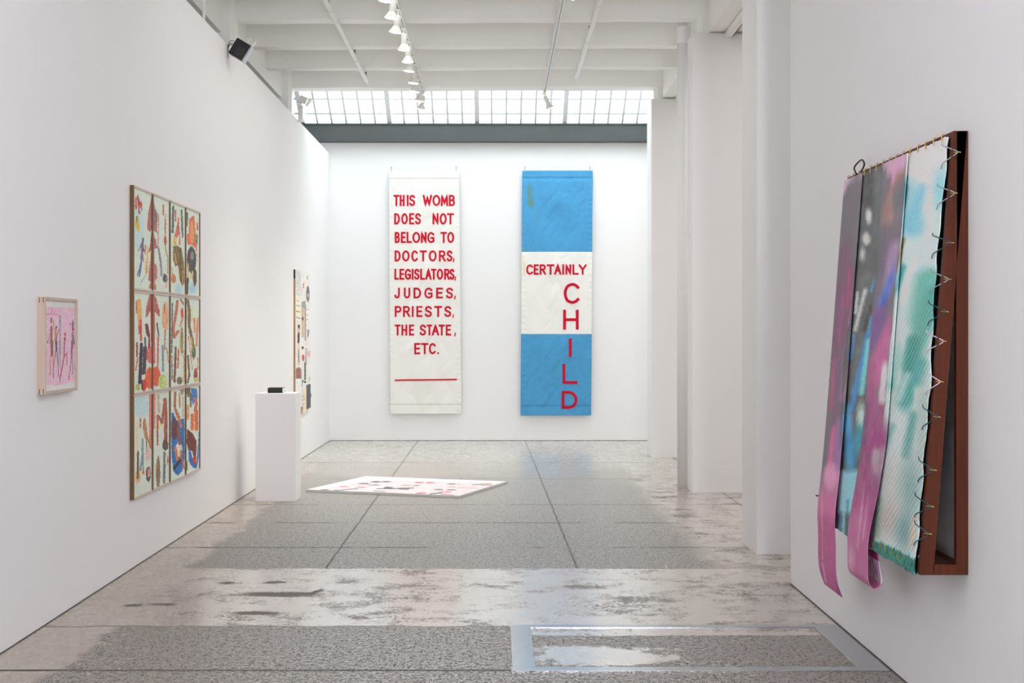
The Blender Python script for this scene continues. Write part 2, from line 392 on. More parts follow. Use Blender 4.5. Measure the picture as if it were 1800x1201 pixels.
# skylight: sloped glazing from the steel beam up and towards the room
zb, slope = 4.385, .547
zg = lambda y: zb + (YB - y) * slope
win = empty('window_1', (0, YB, zb), 'sloped wired-glass skylight above the dark steel beam', 'skylight'); win['kind'] = 'structure'
def wchild(name, bm, m):
    o = obj(name, bm, m); o.parent = win; o.matrix_parent_inverse = Matrix.Translation((0, -YB, -zb)); return o
glass = bpy.data.materials.new('skylight_glass'); glass.use_nodes = True; nt = glass.node_tree; nt.nodes.clear()
o_ = nt.nodes.new('ShaderNodeOutputMaterial'); t_ = nt.nodes.new('ShaderNodeBsdfTransparent'); g_ = nt.nodes.new('ShaderNodeBsdfGlossy'); m_ = nt.nodes.new('ShaderNodeMixShader')
t_.inputs[0].default_value = (.93, .96, .96, 1); g_.inputs[1].default_value = .15; m_.inputs[0].default_value = .05
nt.links.new(t_.outputs[0], m_.inputs[1]); nt.links.new(g_.outputs[0], m_.inputs[2]); nt.links.new(m_.outputs[0], o_.inputs[0])
Y0s = 17.45
def slab(bm, x0, x1, ya, yb_, d0, d1):   # a bar lying in the glazing slope
    vs = []
    for dz in (d0, d1):
        for (x, y) in ((x0, ya), (x1, ya), (x1, yb_), (x0, yb_)): vs.append(bm.verts.new((x, y, zg(y) + dz)))
    for f in ((3, 2, 1, 0), (4, 5, 6, 7), (0, 1, 5, 4), (1, 2, 6, 5), (2, 3, 7, 6), (3, 0, 4, 7)): bm.faces.new([vs[i] for i in f])
bm = bmesh.new(); slab(bm, -2.97, 2.62, Y0s, YB + .02, .012, .016); wchild('glass_pane', bm, glass)
mull = [-2.68, -1.48, -.27, .94, 2.14]
for xm in mull:
    bm = bmesh.new(); slab(bm, xm - .032, xm + .032, Y0s, YB, -.045, .011); wchild('mullion', bm, M_mull)
bm = bmesh.new()
x = -2.68
for a, b_ in zip(mull, mull[1:]):
    for k in range(1, 6):
        xb = a + (b_ - a) * k / 6; slab(bm, xb - .014, xb + .014, Y0s, YB, -.012, .011)
for k in range(1, 9):
    yk = YB - .222 - (k - 1) * .282; slab(bm, -2.95, 2.6, yk - .012, yk + .012, -.004, .011)
wchild('glazing_bars', bm, M_mull)
bm = bmesh.new(); bx(bm, -2.95, 2.6, 19.60, YB + .1, 4.135, 4.385); bx(bm, -2.95, 2.6, 19.585, 19.62, 4.135, 4.15); bx(bm, -2.95, 2.6, 19.585, 19.62, 4.365, 4.385)
S(obj('steel_beam', bm, M_steel), 'dark grey steel beam running between white wall top and skylight', 'beam')

# concrete beams across the room (slightly skewed in plan), girders, columns, pillars
ZB = 4.46; skew = -.022
names = ['first', 'second', 'third', 'fourth', 'fifth', 'sixth', 'seventh', 'eighth']
for k, (y, wd) in enumerate(((17.14, .28), (15.90, .15), (14.70, .15), (13.44, .15), (12.22, .15), (11.0, .15), (9.78, .15), (8.56, .15))):
    bm = bmesh.new()
    n = 24; rows = []
    for i in range(n + 1):
        x = -2.62 + (2.03 + 2.62) * i / n; yy = y + x * skew
        j = lambda s: (vnoise(np.array([x * 2.3]), np.array([k * 9.1 + s * 3.3]), 5)[0] - .5) * .014
        rows.append([bm.verts.new(p) for p in ((x, yy, 4.9), (x, yy + j(0) * .5, ZB + .012 + j(1)), (x, yy + .012, ZB + j(2)), (x, yy + wd - .012, ZB + j(3)), (x, yy + wd, ZB + .012 + j(4)), (x, yy + wd, 4.9))])
    for A, B in zip(rows, rows[1:]):
        for q in range(5): bm.faces.new((A[q], A[q + 1], B[q + 1], B[q]))
    bm.faces.new(rows[0]); bm.faces.new(rows[-1][::-1])
    S(obj('ceiling_beam', bm, M_beam), f'white concrete cross beam, {names[k]} one counted from the skylight', 'beam')
S(box('ceiling_beam', -2.95, -2.59, -6, 17.5, 4.33, 4.9, M_beam), 'white long girder above the left partition wall', 'beam')
S(box('ceiling_beam', 2.0, 2.14, -6, 17.5, 4.33, 4.9, M_beam), 'white long girder above the boxed pillars', 'beam')
bm = bmesh.new(); bx(bm, 2.145, 2.20, -6, 17.3, 4.27, 4.34); S(obj('trim_1', bm, M_white), 'white rail under the girder over the pillars', 'trim')
bm = bmesh.new(); bx(bm, 2.201, 2.222, -6, 17.3, 4.285, 4.31); S(obj('trim_2', bm, M_track), 'thin brown strip beside the rail under the girder', 'trim')
S(box('ceiling_beam', 2.26, 2.6, -6, 17.5, 4.33, 4.9, M_beam), 'white lintel beyond the girder over the pillars', 'beam')
for sgn, x0, nm in ((-1, -2.476, 'left partition'), (1, 1.90, 'pillars')):
    for yc, ord_ in ((17.14, 'nearest the skylight'), (13.40, 'second from the skylight'), (9.66, 'third from the skylight')):
        bm = bmesh.new()
        ch = .04
        if sgn < 0: pts = [(-2.9, yc), (x0 - ch, yc), (x0, yc + ch), (x0, yc + .26 - ch), (x0 - ch, yc + .26), (-2.9, yc + .26)]
        else: pts = [(2.4, yc), (x0 + ch, yc), (x0, yc + ch), (x0, yc + .26 - ch), (x0 + ch, yc + .26), (2.4, yc + .26)]
        prism(bm, pts, 4.311 if sgn > 0 else 0.0, 4.9, 'Z')
        S(obj('column', bm, M_beam), f'white concrete column above the {nm}, {ord_}', 'column')
pl = []
for (x0, y0, y1, lab) in ((1.76, 9.615, 10.19, 'white boxed pillar beside the end of the near wall'), (1.838, 13.36, 13.71, 'white boxed pillar with the round downpipe at its back'), (1.862, 17.09, 17.6, 'white boxed pillar closest to the banners')):
    S(box('pillar', x0, 2.45, y0, y1, 0, 4.31, M_wall), lab, 'pillar')
# dark strips that paint in the shade at the foot of the walls
def gap(name, x0, x1, y0, y1, lab): S(box(name, x0, x1, y0, y1, 0, .005, M_foot_shade), lab, 'shade strip')
gap('shade_strip_left', XL, XL + .004, -2, YB, 'thin dark strip painted as shade along the foot of the left partition')
gap('shade_strip_back', XL, 3, YB - .004, YB, 'thin dark strip painted as shade along the foot of the end wall')
gap('shade_strip_right', XR - .004, XR, -2, 8.49, 'thin dark strip painted as shade along the foot of the near wall')

# ------------------------------------------------------------------ floor hatch frame
h = empty('floor_hatch', (.9, 6.8, 0), 'rectangular steel frame let into the concrete floor near the right wall', 'floor hatch')
for (x0, x1, y0, y1) in ((.065, 1.74, 7.225, 7.285), (.065, 1.74, 6.295, 6.365), (.07, .174, 6.365, 7.225), (1.615, 1.74, 6.365, 7.225)):
    o = box('frame_bar', x0, x1, y0, y1, -.01, .004, M_plate, None, .001); o.parent = h; o.matrix_parent_inverse = Matrix.Translation((-.9, -6.8, 0))
def child(o, root):
    o.parent = root; o.matrix_parent_inverse = root.matrix_basis.inverted(); return o
def root(name, loc, label, cat, group=None): 
    o = empty(name, loc, label, cat, group); return o

# ------------------------------------------------------------------ banners
BY = 19.69
def wrinkle(X, Z, x0, x1, z0, z1, seed):
    u = (X - x0) / (x1 - x0); v = (Z - z0) / (z1 - z0)
    e = np.sin(np.pi * np.clip(u, 0, 1))
    sw = v * 9 - (u - .5 + .1 * np.sin(v * 5 + seed)) ** 2 * 7
    d = .0035 * np.sin(sw * 2.1 + seed + 2 * fbm(u * 3, v * 6, seed)) * e
    d = d + .010 * (fbm(u * 2.2 + v * 2, v * 7 - u, seed + 1, 3) - .5) * (.4 + e)
    d = d + .004 * np.abs(np.sin((u * 1.6 + v * 4 + .4 * fbm(u * 4, v * 8, seed + 5)) * 3.1)) * e
    edge = np.minimum(np.clip(u, 0, 1), 1 - np.clip(u, 0, 1)) * (x1 - x0)
    d = d + np.where(edge < .055, .0009 * np.sin(v * 260 + 5 * fbm(u, v * 20, seed)), 0)
    d = d + .0065 * (np.abs(fbm(u * 3.5 + v * 7, v * 16 - u * 6, seed + 9, 2) - .5) * 2) * (.3 + e) + .004 * np.abs(np.sin(v * 21 + 6 * np.abs(u - .5) + 3 * fbm(u * 3, v * 5, seed + 2))) * e * fbm(u * 2, v * 6, seed + 4, 2)
    d = d + np.where((v < .04) | (v > .96), -.004, 0)
    return -d * 1.7
GL = {}
def smooth_pts(p, n=8):
    p = [np.array(q, float) for q in p]; o = []
    q = [2 * p[0] - p[1]] + p + [2 * p[-1] - p[-2]]
    for i in range(1, len(q) - 2):
        for k in range(n):
            t = k / n; a, b, c, d = q[i - 1], q[i], q[i + 1], q[i + 2]
            o.append(.5 * (2 * b + (c - a) * t + (2 * a - 5 * b + 4 * c - d) * t * t + (3 * b - a - 3 * c + d) * t ** 3))
    o.append(p[-1]); return [tuple(x) for x in o]
def arc(cx, cy, rx, ry, a0, a1, n=14): return [(cx + rx * math.cos(R(a0 + (a1 - a0) * i / n)), cy + ry * math.sin(R(a0 + (a1 - a0) * i / n))) for i in range(n + 1)]
st = [(0, 0), (0, 1)]
GL['T'] = [[(0, 1), (1, 1)], [(.5, 1), (.5, 0)]]
GL['H'] = [st, [(1, 0), (1, 1)], [(0, .5), (1, .5)]]
GL['I'] = [[(.5, 0), (.5, 1)]]
GL['S'] = [smooth_pts([(.98, .84), (.8, .96), (.5, 1), (.18, .94), (.02, .77), (.14, .61), (.5, .51), (.86, .41), (1, .24), (.84, .06), (.5, 0), (.16, .05), (0, .17)])]
GL['W'] = [[(0, 1), (.25, 0), (.5, .85), (.75, 0), (1, 1)]]
GL['O'] = [arc(.5, .5, .5, .5, 90, 455, 28)]
GL['M'] = [[(0, 0), (.06, 1), (.5, .22), (.94, 1), (1, 0)]]
GL['B'] = [st, [(0, 1), (.55, 1)] + arc(.55, .765, .37, .235, 85, -85, 10) + [(0, .53)], [(0, .53), (.6, .53)] + arc(.6, .265, .4, .265, 85, -85, 10) + [(0, 0)]]
GL['D'] = [st, [(0, 1), (.4, 1)] + arc(.4, .5, .6, .5, 85, -85, 16) + [(0, 0)]]
GL['E'] = [st, [(0, 1), (1, 1)], [(0, .52), (.88, .52)], [(0, 0), (1, 0)]]
GL['N'] = [[(0, 0), (0, 1), (1, 0), (1, 1)]]
GL['G'] = [smooth_pts([(.98, .82), (.8, .95), (.52, 1), (.16, .86), (0, .5), (.15, .13), (.52, 0), (.85, .06), (1, .16)]), [(1, .1), (1, .45), (.58, .45)]]
GL['L'] = [[(0, 1), (0, 0), (1, 0)]]
GL['C'] = [smooth_pts([(1, .84), (.82, .95), (.54, 1), (.16, .87), (0, .5), (.16, .13), (.54, 0), (.82, .05), (1, .16)])]
GL['R'] = [st, [(0, 1), (.58, 1)] + arc(.58, .75, .36, .25, 85, -85, 10) + [(0, .5)], [(.45, .5), (1, 0)]]
GL['A'] = [[(0, 0), (.5, 1), (1, 0)], [(.2, .36), (.8, .36)]]
GL['J'] = [[(.85, 1), (.85, .3)] + smooth_pts([(.85, .3), (.72, .07), (.4, 0), (.08, .08), (0, .2)])]
GL['U'] = [[(0, 1), (0, .34)] + arc(.5, .34, .5, .34, 180, 360, 14) + [(1, 1)]]
GL['P'] = [st, [(0, 1), (.58, 1)] + arc(.58, .74, .40, .26, 85, -85, 10) + [(0, .48)]]
GL['Y'] = [[(0, 1), (.5, .48), (1, 1)], [(.5, .48), (.5, 0)]]
GL[','] = [[(.75, 1), (.65, .45), (.1, 0)]]
GL['.'] = [[(.5, 0), (.5, 1)]]
def ribbon(V, F, pts, wd, depthf):
    P = [np.array(p, float) for p in pts]; Q = [P[0]]
    for a, b in zip(P, P[1:]):                         # subdivide long runs so that the letter follows the folds
        n = max(1, int(np.hypot(*(b - a)) / .03))
        Q += [a + (b - a) * k / n for k in range(1, n + 1)]
    Q = [q for i, q in enumerate(Q) if i == 0 or np.hypot(*(q - Q[i - 1])) > 1e-5]
    base = len(V)
    for i, q in enumerate(Q):
        d0 = q - Q[i - 1] if i else Q[1] - q; d1 = Q[i + 1] - q if i < len(Q) - 1 else q - Q[i - 1]
        d0 = d0 / np.hypot(*d0); d1 = d1 / np.hypot(*d1); n0 = np.array((-d0[1], d0[0])); n1 = np.array((-d1[1], d1[0]))
        mm = n0 + n1; L = np.hypot(*mm); mm = mm / L if L > 1e-3 else n0
        k = min(1 / max(mm @ n0, .3), 2.2) * wd / 2
        ext = (-d1 * wd / 2 if i == 0 else d0 * wd / 2 if i == len(Q) - 1 else 0) 
        for s in (1, -1): V.append(q + mm * k * s + ext)
    for i in range(len(Q) - 1):
        a = base + 2 * i; F.append((a, a + 1, a + 3, a + 2))
def text_line(chars, *a):
    words_, cur = [], []
    for i, c in enumerate(chars):                       # a wide gap starts a new word
        if cur and c[1] - cur[-1][2] > (20 if c[0] == ',' else 34): words_.append(cur); cur = []
        cur.append(c)
    for wd_ in words_ + [cur]: text_word(wd_, *a)
def text_word(chars, top, bot, wd, T, depthf, parent, name='lettering'):
    """chars: (glyph, x0, x1[, top, bot]) in the units of view T; wd: stroke width in metres"""
    V, F = [], []
    k = BY / FPX
    for c in chars:
        g, a, b = c[:3]; tp, bt = (c[3], c[4]) if len(c) > 3 else (top, bot)
        x0, z1 = px(T.x0 + a / T.k, T.y0 + tp / T.k, BY); x1, z0 = px(T.x0 + b / T.k, T.y0 + bt / T.k, BY)
        w_ = wd if g not in ',' else wd * .6
        if g == '.': w_ = min(wd, x1 - x0)
        hw = w_ / 2 if x1 - x0 > w_ * 1.3 else 0
        for s in GL[g]:
            pts = [(x0 + hw + p[0] * (x1 - x0 - 2 * hw), z0 + w_ / 2 + p[1] * (z1 - z0 - w_)) for p in s]
            if g == '.': pts = [((x0 + x1) / 2, (z0 + z1) / 2 - .001), ((x0 + x1) / 2, (z0 + z1) / 2 + .001)]
            ribbon(V, F, pts, w_, depthf)
    V = np.array(V); d = depthf(V[:, 0], V[:, 1])
    n = len(V)
    me = bpy.data.meshes.new(name)
    V3 = np.concatenate([np.stack([V[:, 0], BY + d - .0060, V[:, 1]], 1), np.stack([V[:, 0], BY + d - .0030, V[:, 1]], 1)])
    F2 = [f for f in F]
    cnt = {}
    for f in F:
        for e in zip(f, f[1:] + f[:1]): cnt[e] = 1
    F2 += [(a, b, b + n, a + n) for (a, b) in cnt if (b, a) not in cnt]
    me.from_pydata(V3.tolist(), [], F2); me.update()
    bm = bmesh.new(); bm.from_mesh(me); bmesh.ops.recalc_face_normals(bm, faces=bm.faces[:]); bm.to_mesh(me); bm.free()
    o = link(name, me, M_red); child(o, parent)
    return o
def cloth(name, corners, zr, nu, nv, depthf, parent, m, paintf=None):
    """part of a hanging cloth; corners px: (xl_top, xr_top, xl_bot, xr_bot, ytop, ybot); zr the part's px range in y"""
    xlt, xrt, xlb, xrb, yt, yb_ = corners
    i, j = np.meshgrid(np.linspace(0, 1, nu), np.linspace(zr[0], zr[1], nv)); i = i.ravel(); vy = j.ravel()
    t = (vy - yt) / (yb_ - yt)
    ux = (xlt + (xlb - xlt) * t) * (1 - i) + (xrt + (xrb - xrt) * t) * i
    X, Z = px(ux, vy, BY)
    d = depthf(X, Z)
    P = np.stack([X, BY + d, Z], 1)
    me = grid_mesh(name, P, nu, nv, True)
    if paintf is not None: set_col(me, paintf(ux, vy), 1.0)
    o = link(name, me, m, None, True)
    md = o.modifiers.new('thick', 'SOLIDIFY'); md.thickness = .0016; md.offset = 1
    return child(o, parent)
T3, T4, T5, T6 = Crop(660, 270, 4.805), Crop(660, 500, 4.805), Crop(900, 270, 4.806), Crop(900, 500, 4.806)
def hooks(parent, us):
    for u in us:
        x, z = px(u, 300, BY)
        bm = bmesh.new(); tube(bm, [(x, YB - .006, z + .045), (x, BY + .012, z + .045), (x, BY + .004, z + .03), (x, BY + .002, z - .012), (x, BY - .006, z - .016), (x, BY - .009, z - .004)], .0035, 6)
        bx(bm, x - .009, x + .009, YB - .006, YB - .001, z + .03, z + .06)
        child(obj('hook', bm, M_silver, None), parent)
x0, z1 = px(683.5, 300, BY); x1, z0 = px(811, 727.5, BY)
b1 = root('banner', ((x0 + x1) / 2, BY, z0), 'long white cloth banner with nine rows of red capital letters and a red underline', 'banner', 'cloth banners on the end wall')
f1 = lambda X, Z: wrinkle(X, Z, x0, x1, z0, z1, 3)
cn1 = (683.5, 807, 686, 811, 300, 727.5)
cloth('cloth', cn1, (300, 727.5), 110, 320, f1, b1, M_cloth)
def hem(parent, cn, ya, yb_, f, m, name='hem', paintf=None):
    o = cloth(name, cn, (ya, yb_), 110, 16, lambda X, Z: f(X, Z) - .003, parent, m, paintf); return o
hem(b1, cn1, 300.3, 313.5, f1, M_cloth); hem(b1, cn1, 713, 727.8, f1, M_cloth)
SW = .0255
text_line([('T', 152, 202), ('H', 205, 247), ('I', 265, 280), ('S', 286, 336), ('W', 400, 478), ('O', 482, 548), ('M', 552, 614), ('B', 620, 672)], 350, 444, SW, T3, f1, b1)
text_line([('D', 158, 207), ('O', 218, 274), ('E', 285, 328), ('S', 335, 384), ('N', 482, 533), ('O', 542, 602), ('T', 604, 663)], 505, 599, SW, T3, f1, b1)
text_line([('B', 163, 206), ('E', 215, 256), ('L', 263, 308), ('O', 312, 378), ('N', 384, 432), ('G', 438, 498), ('T', 549, 604), ('O', 606, 665)], 663, 756, SW, T3, f1, b1)
text_line([('D', 162, 213), ('O', 225, 289), ('C', 303, 357), ('T', 374, 433), ('O', 450, 517), ('R', 536, 594), ('S', 602, 650), (',', 654, 668, 885, 918)], 819, 912, SW, T3, f1, b1)
text_line([('L', 160, 196), ('E', 203, 243), ('G', 247, 300), ('I', 307, 321), ('S', 327, 372), ('L', 378, 419), ('A', 422, 474), ('T', 470, 516), ('O', 518, 572), ('R', 580, 628), ('S', 626, 667), (',', 667, 681, 1040, 1073)], 974, 1066, SW, T3, f1, b1)
text_line([('J', 160, 212), ('U', 240, 294), ('D', 322, 386), ('G', 413, 482), ('E', 513, 570), ('S', 597, 655), (',', 663, 680, 95, 127)], 28, 119, SW, T4, f1, b1)
text_line([('P', 163, 221), ('R', 233, 294), ('I', 308, 322), ('E', 346, 397), ('S', 418, 477), ('T', 497, 563), ('S', 582, 640), (',', 648, 664, 252, 284)], 183, 276, SW, T4, f1, b1)
text_line([('T', 163, 212), ('H', 220, 269), ('E', 284, 327), ('S', 374, 428), ('T', 433, 479), ('A', 476, 538), ('T', 534, 586), ('E', 594, 639), (',', 664, 680, 408, 440)], 340, 432, SW, T4, f1, b1)
text_line([('E', 328, 379), ('T', 386, 447), ('C', 452, 508), ('.', 523, 536, 575, 588)], 496, 590, SW, T4, f1, b1)
V, F = [], []
pa = px(660 + 170 / 4.805, 500 + 810 / 4.805, BY); pb = px(660 + 682 / 4.805, 500 + 804 / 4.805, BY); ribbon(V, F, [pa, pb], .02, None)
V = np.array(V); me = bpy.data.meshes.new('underline'); me.from_pydata(np.stack([V[:, 0], BY + f1(V[:, 0], V[:, 1]) - .0060, V[:, 1]], 1).tolist(), [], F); me.update()
o = link('underline', me, M_red); md = o.modifiers.new('thick', 'SOLIDIFY'); md.thickness = .002; md.offset = 0; child(o, b1)
hooks(b1, (687.5, 801.5))

x0b, z1b = px(917, 300, BY); x1b, z0b = px(1041, 730, BY)
b2 = root('banner', ((x0b + x1b) / 2, BY, z0b), 'long blue, white and blue cloth banner with red letters running down its side', 'banner', 'cloth banners on the end wall')
f2 = lambda X, Z: wrinkle(X, Z, x0b, x1b, z0b, z1b, 8)
cn2 = (918, 1042, 915, 1039, 300, 730)
def blue(u, v):
    C = np.tile(np.array((80, 158, 207), float), (len(u), 1))
    C *= (1 + (fbm(u * .3, v * .3, 4) - .5) * .06)[:, None]
    return paint(u, v, C, T5(('e', 148, 330, 18, 60, (112, 140, 120), dict(soft=2.5, a=.8, t=.3)), ('e', 160, 415, 24, 40, (110, 140, 118), dict(soft=2.5, a=.8, t=.3)), ('s', 14, (100, 155, 165), [(220, 470), (220, 600)], dict(soft=1.5, a=.6)), ('e', 118, 810, 12, 24, (110, 150, 150), dict(soft=1.5, a=.6))), .4, 1, .05)
def white2(u, v):
    C = np.tile(np.array((240, 238, 233), float), (len(u), 1))
    return paint(u, v, C, T5(('s', 22, (232, 214, 178), [(98, 880), (104, 1020)], dict(soft=2.0, a=.7))), .6, 1, .05)
cloth('blue_cloth', cn2, (300, 443.6), 110, 120, f2, b2, M_blue, blue)
cloth('white_cloth', cn2, (443.0, 587.6), 110, 120, lambda X, Z: f2(X, Z) - .0004, b2, M_blue, white2)
cloth('blue_cloth', cn2, (587.0, 730), 110, 120, f2, b2, M_blue, blue)
hem(b2, cn2, 300.3, 311.5, f2, M_blue, 'hem', blue); hem(b2, cn2, 716.5, 730.3, f2, M_blue, 'hem', blue)
text_line([('C', 120, 177), ('E', 183, 225), ('R', 233, 287), ('T', 293, 357), ('A', 356, 416), ('I', 425, 439), ('N', 451, 500), ('L', 510, 562), ('Y', 563, 630)], 937, 1024, SW, T5, lambda X, Z: f2(X, Z) - .001, b2)
text_line([('C', 437, 568, -11, 164), ('H', 432, 563, 215, 382), ('I', 478, 505, 457, 613), ('L', 426, 554, 673, 841), ('D', 419, 552, 900, 1053)], 0, 0, .039, T6, lambda X, Z: f2(X, Z) - .0012, b2)
hooks(b2, (923, 1037.5))

# ------------------------------------------------------------------ pictures on the left partition
def wall_sheet(name, Xp, ya, yb_, za, zb_, nu, nv, shapes, bg, gain, parent, rough=.5, m=None, nk=.6, soft=.4, pre=None):
    i, j = np.meshgrid(np.linspace(ya, yb_, nu), np.linspace(za, zb_, nv))
    P = np.stack([np.full(i.size, Xp), i.ravel(), j.ravel()], 1)
    me = grid_mesh(name, P, nu, nv, False)
    u, v = proj(P)
    C = np.tile(np.array(bg, float), (len(u), 1))
    C *= (1 + (fbm(u * .25, v * .12, 9) - .5) * .05)[:, None]
    if name == 'drawing':
        q = fbm(u * .22, v * .06, 31, 2); ln = np.clip(1 - np.abs((q * 9) % 1 - .5) / .05, 0, 1)[:, None] * .45
        C = C * (1 - ln) + np.array((196, 184, 140)) * ln
    C = paint(u, v, C, shapes, rough, soft, .30 if name == 'drawing' else .16, nk)
    set_col(me, C, gain)
    o = link(name, me, m or M_paint); child(o, parent); return o
def frame_obj(parent, X0, X1, ya, yb_, za, zb_, t, m_side, m_face, name='frame'):
    """four mitred members of a frame hung on the left wall, X0 wall side, X1 room side"""
    bm = bmesh.new()
    O = [(ya, za), (yb_, za), (yb_, zb_), (ya, zb_)]; I = [(ya + t, za + t), (yb_ - t, za + t), (yb_ - t, zb_ - t), (ya + t, zb_ - t)]
    vs = {}
    for nm, pts in (('o', O), ('i', I)):
        for q, X in enumerate((X0, X1)):
            for k, p in enumerate(pts): vs[nm, q, k] = bm.verts.new((X, *p))
    for k in range(4):
        j = (k + 1) % 4
        for (a, b, c, d) in ((('o', 0, k), ('o', 0, j), ('o', 1, j), ('o', 1, k)), (('i', 1, k), ('i', 1, j), ('i', 0, j), ('i', 0, k)), (('o', 1, k), ('o', 1, j), ('i', 1, j), ('i', 1, k)), (('o', 0, j), ('o', 0, k), ('i', 0, k), ('i', 0, j))):
            f = bm.faces.new((vs[a], vs[b], vs[c], vs[d]))
            f.material_index = 1 if (k in (0, 2)) else 0
    return child(obj(name, bm, [m_side, m_face]), parent)

